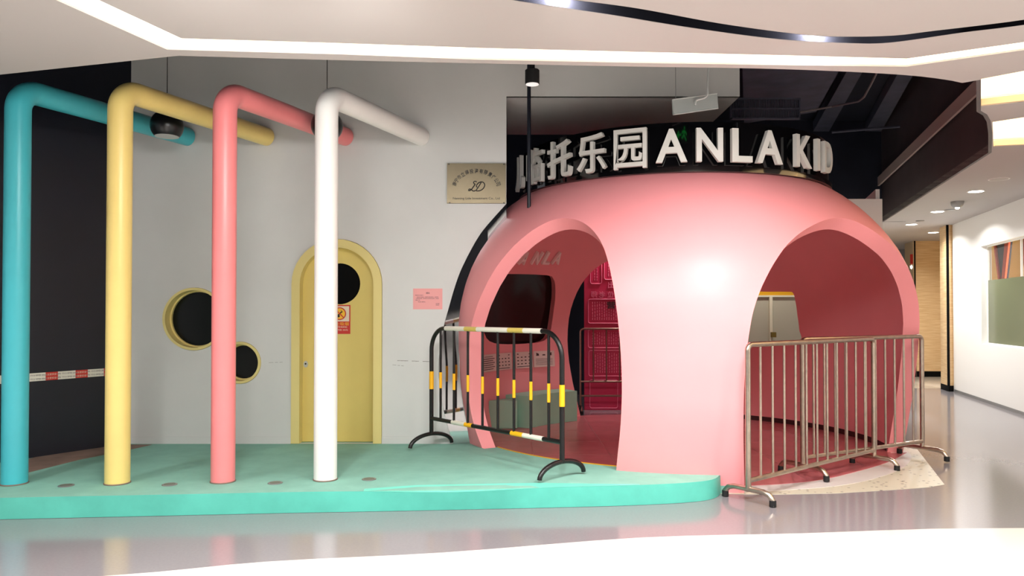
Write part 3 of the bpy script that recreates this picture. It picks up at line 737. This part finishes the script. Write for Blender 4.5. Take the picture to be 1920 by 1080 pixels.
# rod standing on dome
ra, rz = hit(992, 388); rp = dome_pt(ra, rz)
at(MB().tube([rp + Vector((0, 0, -.01)), Vector((rp.x, rp.y, VT))], .019, 10), 'suspension_rod', M['navy'], rp, 'thin dark vertical rod rising from the left shoulder of the pink dome', 'rod')
lp = on_y(998, 158, 6.2)
t = thing('cylinder_spotlight', lp, 'black cylinder spotlight hanging at the front ceiling edge above the rod', 'spotlight')
MB().lathe([(.057, 0), (.06, .004), (.06, .115), (.055, .12)], lp, 28).build('housing', M['rubber'], t)
MB().lathe([(.054, -.003), (.054, .0)], lp, 28).build('lens', mat('pale_lens', (236, 236, 236), .5, emit=(255, 255, 255), es=.35), t)
MB().lathe([(.022, .12), (.022, 1.2)], lp, 14).build('stem', M['rubber'], t)
# hanging blank plate
Y = 6.8
pp = [on_y(1261, 187, Y - .05), on_y(1345, 175, Y + .05), on_y(1346.5, 203, Y + .05), on_y(1263, 215, Y - .05)]
t = thing('hanging_plate', (pp[0] + pp[2]) / 2, 'blank pale plate hanging askew on a wire and cable under the bulkhead', 'hanging sign')
nrm = (pp[1] - pp[0]).cross(pp[3] - pp[0]).normalized() * .02
MB().add([tuple(p) for p in pp] + [tuple(p + nrm) for p in pp], [(0, 1, 2, 3), (4, 5, 6, 7), (0, 1, 5, 4), (1, 2, 6, 5), (2, 3, 7, 6), (3, 0, 4, 7)]).build('plate', M['acrylic'], t)
MB().tube(pp, .006, 6, closed=True).build('edge_frame', M['alu'], t)
w0 = on_y(1267, 186, Y - .05); MB().tube([w0, Vector((w0.x, w0.y, VT))], .003, 6).build('wire', M['metal_grey'], t)
c0 = on_y(1327, 166, Y)
cb = smooth_loop([(c0.x, c0.y, VT), (c0.x + .01, c0.y, c0.z + .4)] + [tuple(on_y(x, y, Y - .03)) for x, y in ((1327, 160), (1327, 176), (1320, 184), (1306, 188), (1303, 197))], 4, False)
MB().tube([Vector(p) for p in cb], .009, 8).build('cable', M['alu'], t)
# at(MB().box((1.56, 6.70, 3.375), (1.60, 6.715, 3.39)).tube([on_y(1303, 195, Y - .05), on_y(1303, 199, Y - .05)], .01, 6), 'cable_clip', M['alu'], (1.58, 6.7, 3.38), 'x', 'x') if False else None

# green exit sign hung behind the ceiling edge (seen reflected in the ring sign)
ep = Vector((1.50, 5.55, 3.475))
t = thing('exit_sign', ep, 'green lit exit sign behind the ceiling edge, reflected in the black ring sign', 'exit sign')
MB().box((ep.x - .19, ep.y - .02, ep.z - .1), (ep.x + .19, ep.y, ep.z + .1)).build('housing', M['gloss_black'], t)
m = MB(); gx, gz, gy = ep.x + .07, ep.z, ep.y + .006
for P in ([(0, .045), (-.01, 0), (.02, -.035), (.05, -.07)], [(-.01, 0), (-.035, -.03), (-.07, -.035)], [(0, .035), (.04, .02), (.055, -.005)], [(0, .035), (-.04, .035), (-.06, .01)]):
    m.tube([Vector((gx + x, gy, gz + z)) for x, z in P], .011, 6)
m.lathe([(.001, -.017), (.017, 0), (.001, .017)], (gx + .005, gy, gz + .075), 10)
for P in ([(-.07, 0), (-.17, 0)], [(-.13, .04), (-.17, 0), (-.13, -.04)]):
    m.tube([Vector((gx + x - .01, gy, gz + z)) for x, z in P], .011, 6)
m.build('runner_and_arrow', mat('exit_green', (40, 220, 90), .5, emit=(30, 230, 90), es=1.2), t)
MB().tube([ep + Vector((0, -.01, .1)), Vector((ep.x, ep.y - .01, 5.0))], .008, 6).build('rod', M['black'], t)

# ================================================================== VOID DRESSING
def ybox(x0, y0, x1, y1, Y, dY, mtl, name, lab, cat):
    a = on_y(x0, y1, Y); b = on_y(x1, y0, Y)
    return at(MB().box((a.x, Y, a.z), (b.x, Y + dY, b.z)), name, mtl, (a.x, Y, a.z), lab, cat)
VG = mat('dark_duct', (100, 104, 122), .6, noise=.3, nscale=3)
a = [on_z(1392, 128, 4.6), on_z(1575, 130, 4.6), on_z(1530, 210, 4.6), on_z(1395, 232, 4.6)]
at(MB().add([tuple(p) for p in a] + [tuple(p + Vector((0, 0, .3))) for p in a], [(0, 1, 2, 3), (4, 5, 6, 7), (0, 1, 5, 4), (1, 2, 6, 5), (2, 3, 7, 6), (3, 0, 4, 7)]), 'air_duct', VG, a[0], 'broad dark duct in the open ceiling right of the white bulkhead', 'duct')
t = thing('vent_grille', on_y(1435, 205, 10.2), 'long dark slatted vent grille in the open ceiling above the sign', 'vent')
g0 = on_y(1370, 224, 10.2); g1 = on_y(1500, 184, 10.2)
sl = MB()
nsl = 40
for k in range(nsl):
    x = lerp(g0.x + .02, g1.x - .02, k / (nsl - 1)); sl.box((x - .004, 10.2, g0.z + .02), (x + .004, 10.23, g1.z - .02))
sl.build('slats', VG, t)
fr = MB()
for (x0, z0, x1, z1) in ((g0.x, g0.z, g1.x, g0.z + .02), (g0.x, g1.z - .02, g1.x, g1.z), (g0.x, g0.z, g0.x + .02, g1.z), (g1.x - .02, g0.z, g1.x, g1.z), (g0.x, (g0.z + g1.z) / 2 - .008, g1.x, (g0.z + g1.z) / 2 + .008)):
    fr.box((x0, 10.18, z0), (x1, 10.235, z1))
fr.build('frame', VG, t)
at(MB().tube([on_y(1500, 210, 10), on_y(1560, 200, 10), on_y(1610, 190, 9.6), on_y(1620, 182, 9.4), on_y(1632, 160, 8.5), on_y(1648, 128, 8)], .014, 8), 'conduit', mat('conduit_grey', (110, 104, 108), .5), on_y(1500, 210, 10), 'thin bent conduit crossing the open black ceiling', 'conduit')
at(MB().tube([on_y(1560, 248, 12), on_y(1700, 236, 12)], .02, 8), 'sprinkler_pipe', VG, on_y(1560, 248, 12), 'faint horizontal pipe low in the open black ceiling', 'pipe')
for x, lab in ((1590, 'dark beam crossing the open ceiling left of the bulkhead'), (1688, 'dark beam in the open ceiling nearest the bulkhead')):
    a = [on_z(x, 130, 4.8), on_z(x + 30, 130, 4.8), on_z(x + 0 - 60, 290, 4.8), on_z(x - 90, 290, 4.8)]
    at(MB().add([tuple(p) for p in a] + [tuple(p + Vector((0, 0, .18))) for p in a], [(0, 1, 2, 3), (4, 5, 6, 7), (0, 1, 5, 4), (1, 2, 6, 5), (2, 3, 7, 6), (3, 0, 4, 7)]), 'ceiling_beam', VG, a[0], lab, 'beam', 'dark beams in the open ceiling')

# ================================================================== DOME
left_px = [(907, 845), (893, 812), (882, 775), (877, 730), (876, 690), (878, 650), (883, 615), (891, 584), (909, 540), (930, 501), (953, 472), (986, 439), (1027, 413), (1057, 407), (1087, 411), (1110, 426), (1128, 451), (1137, 475), (1149, 519), (1159, 587), (1165, 661), (1168, 740), (1164, 800), (1159, 845), (1155, 880)]
right_px = [(1396, 905), (1394, 860), (1393, 780), (1395, 700), (1402, 643), (1407, 595), (1420, 552), (1442, 503), (1469, 463), (1490, 442), (1522, 420), (1555, 408), (1581, 407), (1614, 418), (1641, 436)]
L = [hit(*p) for p in left_px]
L = [(L[0][0] + .02, 0.)] + L + [(L[-1][0] - .004, 0.)]
Rr = [hit(*p) for p in right_px]
Rr = [(Rr[0][0] + .0, 0.)] + Rr + [(math.radians(v), z) for v, z in ((51.5, 2.14), (56.3, 2.01), (61.2, 1.84), (65.0, 1.64), (67.6, 1.46), (69.6, 1.25), (71.2, 1.0), (72.6, .65), (73.4, .29), (73.6, 0.))]
def hole_from(pts, k=3):
    q = smooth_loop(pts, k, False)
    for it in range(8):
        q = q[:2] + [((q[i - 1][0] + 2 * q[i][0] + q[i + 1][0]) / 4, (q[i - 1][1] + 2 * q[i][1] + q[i + 1][1]) / 4) for i in range(2, len(q) - 2)] + q[-2:]
    q = [(a, max(z, 0)) for a, z in q]
    return q
def fix(L, ref): return [(a if a > ref else a + 2 * PI, z) for a, z in L]
SEAM = math.radians(112)
A_LO = SEAM - 2 * PI
def wrap(a):
    while a > SEAM: a -= 2 * PI
    while a < A_LO: a += 2 * PI
    return a
w1 = [(922, 514), (975, 514), (1025, 516), (1037, 522), (1041, 535), (1041, 560), (1037, 590), (1033, 617), (1026, 634), (1010, 642), (970, 645), (938, 645), (918, 640), (908, 625), (904, 600), (905, 560), (908, 530), (912, 518)]
w2 = [(1390, 547), (1440, 547), (1478, 547), (1487, 549), (1491, 562), (1495, 590), (1499, 620), (1500, 640), (1440, 641), (1380, 641), (1366, 630), (1368, 590), (1374, 556)]
dl = [(1087, 771), (1078, 735), (1069, 700), (1063, 660), (1062, 617), (1069, 575), (1081, 546), (1096, 519), (1116, 498), (1140, 485), (1170, 477)]
dpx = dl + [(2 * 1186 - x, y) for x, y in dl[::-1]]
H1 = [(wrap(a), interp(ZIN_Z, z)) for a, z in (hit(x, y, True, -TH) for x, y in w1)]
H2 = [(wrap(a), interp(ZIN_Z, z)) for a, z in (hit(x, y, True, -TH) for x, y in w2)]
H3 = [(wrap(a), interp(ZIN_Z, z)) for a, z in (hit(x, y, True, -TH) for x, y in dpx)]
H3 = [(H3[0][0], 0.)] + [(a, max(z, .03)) for a, z in H3] + [(H3[-1][0], 0.)]
KA = 2.4
ZT = 2.93
def sc_(Lst): return [(a * KA, z) for a, z in Lst]
hl = sc_(hole_from(L)); hr_ = sc_(hole_from(Rr)); h1 = sc_(smooth_loop(H1, 2)); h2 = sc_(smooth_loop(H2, 2)); h3 = sc_(hole_from(H3, 2))
# outer boundary carries the arch feet, which touch z = 0
opens = sorted([hl, hr_, h3], key=lambda q: min(q[0][0], q[-1][0]))
bot = [(A_LO * KA, 0.)]
def base_pts(a, b):
    n = max(1, int(abs(b - a) / .09)); return [(a + (b - a) * i / n, 0.) for i in range(1, n)]
cur = A_LO * KA
outer = [(cur, 0.)]
for q in opens:
    if q[0][0] > q[-1][0]: q = q[::-1]
    outer += base_pts(cur, q[0][0]) + q
    cur = q[-1][0]
outer += base_pts(cur, SEAM * KA)
nz = 48; zs = [ZT * i / nz for i in range(nz + 1)]
na = 200
outer += [(SEAM * KA, z) for z in zs]
outer += [(lerp(SEAM, A_LO, i / na) * KA, ZT) for i in range(1, na)]
outer += [(A_LO * KA, z) for z in zs[::-1][:-1]]
holes = [h1, h2]
pts = []
for i in range(1, na):
    for z in zs[1:-1]:
        p = (lerp(SEAM, A_LO, i / na) * KA, z)
        if near_loop(p, hl, .012) or near_loop(p, hr_, .012) or near_loop(p, h3, .012) or near_loop(p, h1, .012) or near_loop(p, h2, .012): continue
        if inside(p, outer): pts.append(p)
dome = thing('dome_pavilion', (CX, CY, 0), 'large coral pink round pavilion with arched openings', 'pavilion')
V, T = triangulate(outer, holes, pts)
mo = lambda a, z: dome_pt(a / KA, z); mi = lambda a, z: dome_in(a / KA, z)
n = len(V); m = MB()
m.add([mo(*p) for p in V] + [mi(*p) for p in V], [tuple(t_) for t_ in T] + [tuple(i + n for i in t_[::-1]) for t_ in T])
for loop in (hl, hr_, h3): m.ribbon([mo(*p) for p in loop], [mi(*p) for p in loop])
for loop in (h1, h2): m.ribbon([mo(*p) for p in loop + loop[:1]], [mi(*p) for p in loop + loop[:1]])
m.build('shell', M['pink'], dome, sharp=38)
MB().lathe([(R(ZT) - .0, ZT - .0), (1.1, 3.0), (.5, 3.04), (.0, 3.05)], (CX, CY, 0), 96).build('roof_cap', M['pink'], dome)
# dark window pane, dark skirting
vv, tt = triangulate(h1, [])
MB().add([dome_pt(a / KA, z, dr=-TH * .35) for a, z in vv], [tuple(q) for q in tt]).build('window_pane', mat('dark_pane', (10, 7, 7), .15), dome)
sk = MB()
for (aa, ab) in ((hr_[-1][0] / KA + .02, SEAM + .02 + math.radians(30)),):
    k = 24; P = [aa + (ab - aa) * i / k for i in range(k + 1)]
    A = [dome_pt(a, .012, dr=-TH - .004) for a in P]; B = [dome_pt(a, .07, dr=-TH - .004) for a in P]; Cq = [dome_pt(a, .07, dr=-TH + .01) for a in P]
    sk.ribbon(A, B).ribbon(B, Cq)
d3 = max(q[0] for q in h3) / KA
P = [A_LO + .0 + (d3 * 0) + x for x in [0]]
sk.build('skirting', mat('dark_red_skirting', (60, 24, 26), .5), dome)

# ring sign
RS = 1.70; RZ0, RZ1 = 2.80, 3.27
sign = thing('ring_sign', (CX, CY, RZ0), 'glossy black ring sign with raised pale letters on top of the pink dome', 'sign')
MB().lathe([(RS - .10, RZ0 + .02), (RS - .04, RZ0), (RS + .0, RZ0), (RS + .0, RZ1), (RS - .05, RZ1), (RS - .05, RZ0 + .05)], (CX, CY, 0), 144).build('band', M['gloss_black'], sign)
MB().lathe([(RS, RZ0 + .0), (RS + .035, RZ0 + .0), (RS + .035, RZ0 + .045), (RS, RZ0 + .045)], (CX, CY, 0), 144).build('bottom_rail', M['gloss_black'], sign)
def cyl_a(px, r):
    d = ray(px, 280); c, s = d.x / math.hypot(d.x, d.y), d.y / math.hypot(d.x, d.y)
    bq = c * CX + s * CY; cc = CX * CX + CY * CY - r * r; disc = max(bq * bq - cc, 0); tq = bq - math.sqrt(disc)
    return math.atan2(c * tq - CX, -(s * tq - CY))
RL = RS + .075
chars = [('儿', 972, .30, 0), ('临', 1001, .33, 0), ('托', 1047, .33, 0), ('乐', 1108, .32, 0), ('园', 1181, .315, 0),
         ('A', 1259, .285, 1), ('N', 1331, .245, 1), ('L', 1392, .20, 1), ('A', 1444, .285, 1), ('K', 1508, .235, 1), ('I', 1531, .055, 1), ('D', 1544, .22, 1)]
prevA = None
for ch, px, wd, lat in chars:
    a = cyl_a(px, RL + .02)
    if ch == 'I': a = lastA + .14
    if ch == 'D': a = lastA + .13
    lastA = a
    hh = .31 if lat else .375; zc = 3.035 if lat else 3.03
    v, f = text_mesh(ch, 1, .022, .022 if lat else .012, fit=(wd, hh))
    pos = dome_pt(a, zc, r=RL); nrm = (math.sin(a), -math.cos(a), 0)
    m = MB().add(v, f, frame(pos, nrm)); o = m.build('letter', M['letter'], sign)
    for dzq in (-.1, .1):
        pass
# interior lettering ANLA
for (txt_, px, py) in (('A', 979, 484), ('N', 1003, 484), ('L', 1024, 484), ('A', 1042, 484)):
    a, z = hit(px, py, True, -TH); p = dome_pt(a, z, r=RI(z) - .035)
    p2 = dome_pt(a, z + .1, r=RI(z + .1)); p1 = dome_pt(a, z, r=RI(z)); upv = (p2 - p1)
    nrm = Vector((-math.sin(a), math.cos(a), 0)); nrm = (nrm - upv * nrm.dot(upv) / upv.length_squared)
    v, f = text_mesh(txt_, 1, .02, .02, fit=(.13, .20))
    o = MB().add(v, f, frame(p, nrm, upv)).build('letter', mat('inner_letter', (250, 232, 226), .5), dome)
# posters on the inner wall
g = 'paper notices on the inner wall of the dome'
plabs = ['inner wall notice with large heading, nearest the left arch jamb', 'inner wall notice with icon rows, second from the left jamb', 'inner wall notice with two icon rows, third from the left jamb', 'inner wall notice with black pictures, farthest from the left jamb']
for k, (x0, y0, x1, y1) in enumerate(((903, 663, 928, 699), (932, 661, 957, 694), (966, 658, 997, 691), (1000, 655, 1038, 690))):
    c00 = hit(x0, y1, True, -TH); c11 = hit(x1, y0, True, -TH); a0_, z0_ = c00; a1_, z1_ = c11
    if a1_ > a0_ + PI: a1_ -= 2 * PI
    if a0_ > a1_ + PI: a0_ -= 2 * PI
    if k: z0_, z1_ = zr0, zr1
    zr0, zr1 = z0_, z1_
    p = dome_pt((a0_ + a1_) / 2, z0_, dr=-TH)
    t = thing('wall_notice', p, plabs[k], 'notice', g)
    N = 8
    mp = lambda u, v_, o: dome_pt(a0_ + (a1_ - a0_) * u, z0_ + (z1_ - z0_) * v_, r=RI(z0_ + (z1_ - z0_) * v_) - .012 - o)
    gp = [(i / N, j / 4) for i in range(1, N) for j in range(1, 4)]
    MB().region([(0, 0), (1, 0), (1, 1), (0, 1)], [], lambda u, v_: mp(u, v_, 0), lambda u, v_: mp(u, v_, .002), gp).build('sheet', M['poster'], t)
    pr_ = MB()
    def patch(u0, v0, u1, v1): pr_.add([mp(u0, v0, .003), mp(u1, v0, .003), mp(u1, v1, .003), mp(u0, v1, .003)], [(0, 1, 2, 3)])
    if k == 0:
        patch(.2, .84, .8, .93)
        for r_ in range(6): patch(.08, .72 - r_ * .12, .9 - .1 * (r_ % 2), .76 - r_ * .12)
    elif k in (1, 2):
        for r_ in range(4):
            for c_ in range(4): patch(.1 + c_ * .22, .84 - r_ * .2, .2 + c_ * .22, .9 - r_ * .2)
        patch(.08, .08, .85, .12)
    else:
        for c_ in range(3):
            u = .2 + c_ * .3
            pr_.add([mp(u + .1 * math.cos(q * PI / 4) * (1 if q % 2 else .6), .8 + .13 * math.sin(q * PI / 4) * (1 if q % 2 else .7), .003) for q in range(8)], [tuple(range(8))])
        for r_ in range(5): patch(.1, .5 - r_ * .09, .9, .52 - r_ * .09)
    pr_.build('print', mat('dull_print', (70, 44, 42), .7), t)

# bench inside
be = thing('curved_bench', dome_pt(math.radians(-112), 0, 1.9), 'grey green curved bench along the inner dome wall', 'bench')
m = MB(); aa = [math.radians(lerp(-121, -150, i / 16)) for i in range(17)]
ri, ro = 1.86, 2.22
I0 = [dome_pt(a, .011, ri) for a in aa]; I1 = [dome_pt(a, .42, ri) for a in aa]; O0 = [dome_pt(a, .011, ro) for a in aa]; O1 = [dome_pt(a, .42, ro) for a in aa]
m.ribbon(I0, I1).ribbon(I1, O1).ribbon(O1, O0).ribbon(O0, I0)
m.add([I0[0], I1[0], O1[0], O0[0]], [(0, 1, 2, 3)]); m.add([I0[-1], I1[-1], O1[-1], O0[-1]], [(0, 1, 2, 3)])
m.build('bench_body', M['bench'], be)
q = on_z(916, 803, .011); q2 = on_z(970, 805, .011)
at(MB().region([(q.x, q.y - .04), (q2.x, q.y - .04), (q2.x, q.y + .18), (q.x + .2, q.y + .18), (q.x + .03, q.y)], [], fl(.011), fl(.37)), 'block_seat', M['greenbox'], (q.x, q.y, .011), 'grey green square block seat at the near end of the curved bench', 'seat', bevel=.008)

# things behind the dome
t = thing('crimson_board', on_y(1096, 771, 11.45), 'crimson board with outlined text boxes behind the rear arch', 'display board')
x0 = on_y(1095.5, 600, 11.45).x; x1 = x0 + 1.7
MB().box((x0, 11.45, .0), (x1, 11.5, 3.0)).build('board', M['crimson'], t)
ln = MB()
def obx(px0, py0, px1, py1, hatch=True, w=1.6):
    a = on_y(px0, py1, 11.445); b = on_y(px1, py0, 11.445); th = .008
    P = rrect(a.x, a.z, b.x, b.z, .03, 3)
    ln.tube([Vector((x, 11.445, z)) for x, z in P], .005, 4, closed=True)
    if hatch:
        x = a.x + .06
        while x < b.x - .05:
            z = a.z + .05
            while z < b.z - .05:
                hgt = random.uniform(.02, .05)
                ln.box((x, 11.446, z), (x + .012, 11.449, min(z + hgt, b.z - .04))); z += hgt + .014
            x += .036
obx(1107, 490, 1128, 532); obx(1133, 480, 1175, 524)
obx(1103, 561, 1180, 606); obx(1103, 618, 1180, 652); obx(1104, 657, 1180, 705); obx(1106, 712, 1158, 765, False); obx(1170, 712, 1230, 765, False)
for ch, px, py in (('师', 1114, 552), ('老', 1129, 552), ('位', 1145, 552), ('出', 1146, 534), ('一', 1161, 552), ('每', 1177, 552)):
    v, f = text_mesh(ch, 1, .002, .01, fit=(.095, .1), mirror=True); ln.add(v, f, frame(on_y(px, py, 11.444), (0, -1, 0)))
ln.build('print', M['crimson_line'], t)
v, f = text_mesh('营', 1, .002, .03, fit=(.13, .11), mirror=True)
MB().add(v, f, frame(on_y(1146, 572, 11.443), (0, -1, 0))).build('lettering', mat('dark_print', (70, 20, 30), .6), t)

gp_ = thing('glazed_partition', (3.9, 12.6, 0), 'grey glazed partition with amber top band seen through the dome rear window', 'partition')
a = on_y(1360, 640, 12.6); b = on_y(1560, 557, 12.6)
MB().box((a.x, 12.6, .4), (b.x, 12.63, b.z)).build('pane', M['greyglass'], gp_)
MB().box((a.x, 12.58, b.z + .03), (b.x, 12.63, b.z + .4)).build('top_band', M['amber'], gp_)
xm = on_y(1446, 600, 12.55).x
MB().box((a.x, 12.57, b.z), (b.x, 12.6, b.z + .03)).box((xm - .025, 12.55, .4), (xm + .025, 12.6, b.z)).build('mullion', mat('cream_frame', (214, 206, 178), .5), gp_)
k_ = on_y(1450, 628, 12.5)
MB().box((k_.x - .03, 12.5, k_.z - .04), (k_.x + .05, 12.55, k_.z + .045)).build('latch', mat('brown_latch', (110, 90, 20), .5), gp_)

# ================================================================== BARRIERS
def hoop(L, H, z0, r, n=8):
    pts = [(-L / 2, 0, z0), (-L / 2, 0, H - r)]
    pts += [(-L / 2 + r - r * math.cos(k / n * PI / 2), 0, H - r + r * math.sin(k / n * PI / 2)) for k in range(1, n + 1)]
    pts += [(L / 2 - r + r * math.sin(k / n * PI / 2), 0, H - r + r * math.cos(k / n * PI / 2)) for k in range(0, n + 1)]
    pts += [(L / 2, 0, z0)]
    return [Vector(p) for p in pts]
def steel_barrier(label, a, b, tube, nb=12, H=1.24, name='crowd_barrier', group='stainless steel crowd barriers', foot=.25, r=.022, rails=(.165,), fa=0.):
    a = Vector((a[0], a[1], 0)); b = Vector((b[0], b[1], 0)); L = (b - a).length; mid = (a + b) / 2
    t = thing(name, (0, 0, 0), label, 'barrier', group)
    MB().tube(hoop(L, H, .10, .05), r, 12).build('frame', tube, t)
    for z in rails: MB().tube([Vector((-L / 2, 0, z)), Vector((L / 2, 0, z))], r * .9, 12).build('lower_rail', tube, t)
    for k in range(nb):
        x = -L / 2 + L * (k + 1) / (nb + 1)
        MB().tube([Vector((x, 0, rails[0])), Vector((x, 0, H))], .0105, 8).build('bar', tube, t)
    for sx in (-1, 1):
        x = sx * L / 2
        pts = [(x, -foot, .035), (x, -foot, .05), (x, -foot + .03, .085), (x, -foot + .08, .10), (x, foot - .08, .10), (x, foot - .03, .085), (x, foot, .05), (x, foot, .035)]
        ft = MB().tube([Vector(p) for p in pts], r, 12).build('foot', tube, t)
        for sy in (-1, 1):
            MB().lathe([(.022, .001), (.027, .004), (.026, .05), (.022, .052)], (x, sy * foot, 0), 12).build('rubber_tip', M['rubber'], ft, base=(0, 0, 0))
    t.location = (mid.x, mid.y, .0105 if True else 0); t.rotation_euler = (0, 0, math.atan2(b.y - a.y, b.x - a.x))
    return t
bA = steel_barrier('near stainless barrier before the right arch, its left end beside the platform tip', (1.87, 5.93), (3.50, 7.24), M['steel'], 11, foot=.215)
bB = steel_barrier('far stainless barrier before the right arch, its right end reaching past the dome', (2.64, 6.80), (4.21, 7.68), M['steel'], 11)
bA.location.z = .0; bB.location.z = .0105
bC = steel_barrier('stainless barrier standing inside the rear arch before the crimson board', (on_z(1086, 772, 0).x, 11.06), (2.95, 11.06), M['dark_steel'], 9, rails=(.46, .25), r=.016, foot=.2)
# black and yellow barrier
a = Vector((-.80, 7.43, 0)); b = Vector((.405, 6.05, 0)); L = (b - a).length; mid = (a + b) / 2; H = 1.185
t = thing('striped_barrier', (0, 0, 0), 'black barrier with yellow bands and arched feet on the teal platform', 'barrier')
hp = hoop(L, H, .125, .22, 10)
MB().tube(hp, .021, 14).build('frame', M['blackpaint'], t)
zr = .29
MB().tube([Vector((-L / 2, 0, zr)), Vector((L / 2, 0, zr))], .02, 12).build('lower_rail', M['blackpaint'], t)
nb = 8
for k in range(nb):
    x = -L / 2 + .155 + (L - .31) * k / (nb - 1)
    zt = H
    if abs(x) > L / 2 - .22:
        u = abs(x) - (L / 2 - .22); zt = H - .22 + math.sqrt(max(.22 ** 2 - u * u, 0))
    o = MB().tube([Vector((x, 0, zr)), Vector((x, 0, zt))], .0125, 10).build('bar', M['blackpaint'], t)
    MB().tube([Vector((x, 0, .60)), Vector((x, 0, .755))], .0142, 12).build('yellow_band', M['tape_yellow'], o, base=(0, 0, 0))
for sx in (-1, 1):
    x = sx * L / 2
    MB().tube([Vector((x, 0, .58)), Vector((x, 0, .755))], .0232, 14).build('yellow_band', M['tape_yellow'], t)
    ar = [(x, -.25 * math.cos(q), .022 + .115 * math.sin(q)) for q in [PI * i / 20 for i in range(21)]]
    f_ = MB().tube([Vector(p) for p in ar], .020, 12).build('foot', M['blackpaint'], t)
def sleeve(s0, s1, z, mt, r=.0226): MB().tube([Vector((-L / 2 + L * s0, 0, z)), Vector((-L / 2 + L * s1, 0, z))], r, 14).build('tape_band', mt, t)
for s0, s1, mt in ((.13, .30, 'tape_white'), (.30, .40, 'tape_pale'), (.40, .64, 'tape_white'), (.64, .75, 'tape_pale'), (.75, .87, 'tape_white')):
    sleeve(s0, s1, H, M[mt])
for s0, s1, mt in ((.19, .30, 'tape_white'), (.30, .36, 'tape_yellow'), (.66, .745, 'tape_yellow'), (.745, .88, 'tape_white')):
    sleeve(s0, s1, zr, M[mt], .0214)
t.location = (mid.x, mid.y, PZ + .001); t.rotation_euler = (0, 0, math.atan2(b.y - a.y, b.x - a.x))

# ================================================================== LAMPS
def downlight(x, y, label, group, watts, r=.085, es=None, z=CEIL, spread=2.6):
    t = thing('downlight', (x, y, z), label, 'ceiling light', group)
    MB().lathe([(r, -.001), (r + .018, -.004), (r + .02, -.001), (r + .02, .0)], (x, y, z), 28).build('trim_ring', M['plain_white'], t)
    MB().lathe([(r, -.0045), (r, -.0015)], (x, y, z), 28).build('lens', M['lens'], t)
    ld = bpy.data.lights.new('downlight_light', 'AREA'); ld.shape = 'DISK'; ld.size = r * 2; ld.energy = watts; ld.color = WARM; ld.spread = spread
    lo = bpy.data.objects.new('downlight_light', ld); COL.objects.link(lo); lo.location = (0, 0, -.02); lo.parent = t
    return t
for (x, y) in LAMP_GRID:
    downlight(x, y, 'round ceiling downlight over the white tiles', 'ceiling downlights over the front floor', LAMP_W)
dlab = ['nearest round corridor downlight, close to the right wall', 'second nearest round corridor downlight', 'round corridor downlight closest to the dark bulkhead', 'farthest round corridor downlight, before the oak panel']
for (px, py), lab in zip(DOWN, dlab):
    p = on_z(px, py, CEIL); downlight(p.x, p.y, lab, 'corridor downlights', DOWN_W, r=.09)
for x_, y_, lab in ((1.9, 11.3, 'unseen downlight added to brighten the crimson board behind the dome'), (4.1, 11.9, 'unseen downlight added to brighten the glazed partition behind the dome')):
    downlight(x_, y_, lab, 'added downlights behind the dome', 22, z=3.10)  # both lamps added to brighten what shows through the rear openings
# unseen lamp, added to light the playroom behind the window
p = wl(11.9, CEIL, .9)
downlight(p.x, p.y, 'unseen round downlight added to brighten the playroom', 'added playroom downlights', 240)
# recessed spotlights in the black slot, plus two unseen ones added for wall light
for (px, py), aim, tw, lab in zip(TRACK, TRACK_AIM, TRACK_W, ('recessed spotlight in the dark slot at the top edge of the photo', 'recessed spotlight in the dark slot above the dome', 'unseen slot spotlight added to brighten the wall by the yellow door', 'unseen slot spotlight added to brighten the pipes')):
    p = on_z(px, py, CEIL)
    t = thing('slot_spotlight', (p.x, p.y, CEIL + .09), lab, 'spotlight', 'spotlights in the dark ceiling slot')
    MB().lathe([(.03, .0), (.036, .002), (.036, .01)], (p.x, p.y, CEIL + .085), 20).build('housing', M['rubber'], t)
    MB().lathe([(.028, .0), (.028, .003)], (p.x, p.y, CEIL + .081), 20).build('lens', M['lens'], t)
    ld = bpy.data.lights.new('slot_spotlight_light', 'SPOT'); ld.energy = tw; ld.spot_size = math.radians(120); ld.spot_blend = 1.0; ld.shadow_soft_size = .35; ld.color = WARM
    lo = bpy.data.objects.new('slot_spotlight_light', ld); COL.objects.link(lo); lo.parent = t; lo.location = (0, 0, -.115)
    lg = bpy.data.lights.new('slot_glow_light', 'POINT'); lg.energy = 90; lg.shadow_soft_size = .01
    go = bpy.data.objects.new('slot_glow_light', lg); COL.objects.link(go); go.parent = t; go.location = (0, .012, -.035)
    tgt = Vector(aim); dvec = tgt - Vector((p.x, p.y, CEIL - .025)); lo.rotation_euler = dvec.to_track_quat('-Z', 'Y').to_euler()
# small ceiling fittings in the corridor
p = on_z(1873, 336, CEIL)
t = thing('ceiling_speaker', p, 'flat round speaker grille in the corridor ceiling near the recess', 'speaker')
MB().lathe([(.10, -.001), (.115, -.005), (.12, 0)], p, 28).build('ring', M['plain_white'], t)
MB().lathe([(.10, -.006), (.10, -.003)], p, 28).build('grille', mat('speaker_grey', (190, 184, 178), .7), t)
for x, y, lab in ((1725, 413.5, 'small dark sprinkler plate between two corridor downlights'), (1780, 393, 'grey sensor plate on the corridor ceiling')):
    p = on_z(x, y, CEIL)
    at(MB().lathe([(.06, -.012), (.07, -.008), (.07, 0)], p, 20), 'ceiling_sensor', M['metal_grey'], p, lab, 'sensor', 'small corridor ceiling fittings')
p = on_z(1795, 378, CEIL)
t = thing('smoke_detector', p, 'grey smoke detector with a bright lamp on the corridor ceiling', 'smoke detector')
MB().lathe([(.05, -.09), (.08, -.06), (.09, -.02), (.09, 0)], p, 20).build('body', M['metal_grey'], t)
MB().lathe([(.02, -.11), (.03, -.10), (.03, -.09)], p, 12).build('lamp', M['lens'], t)
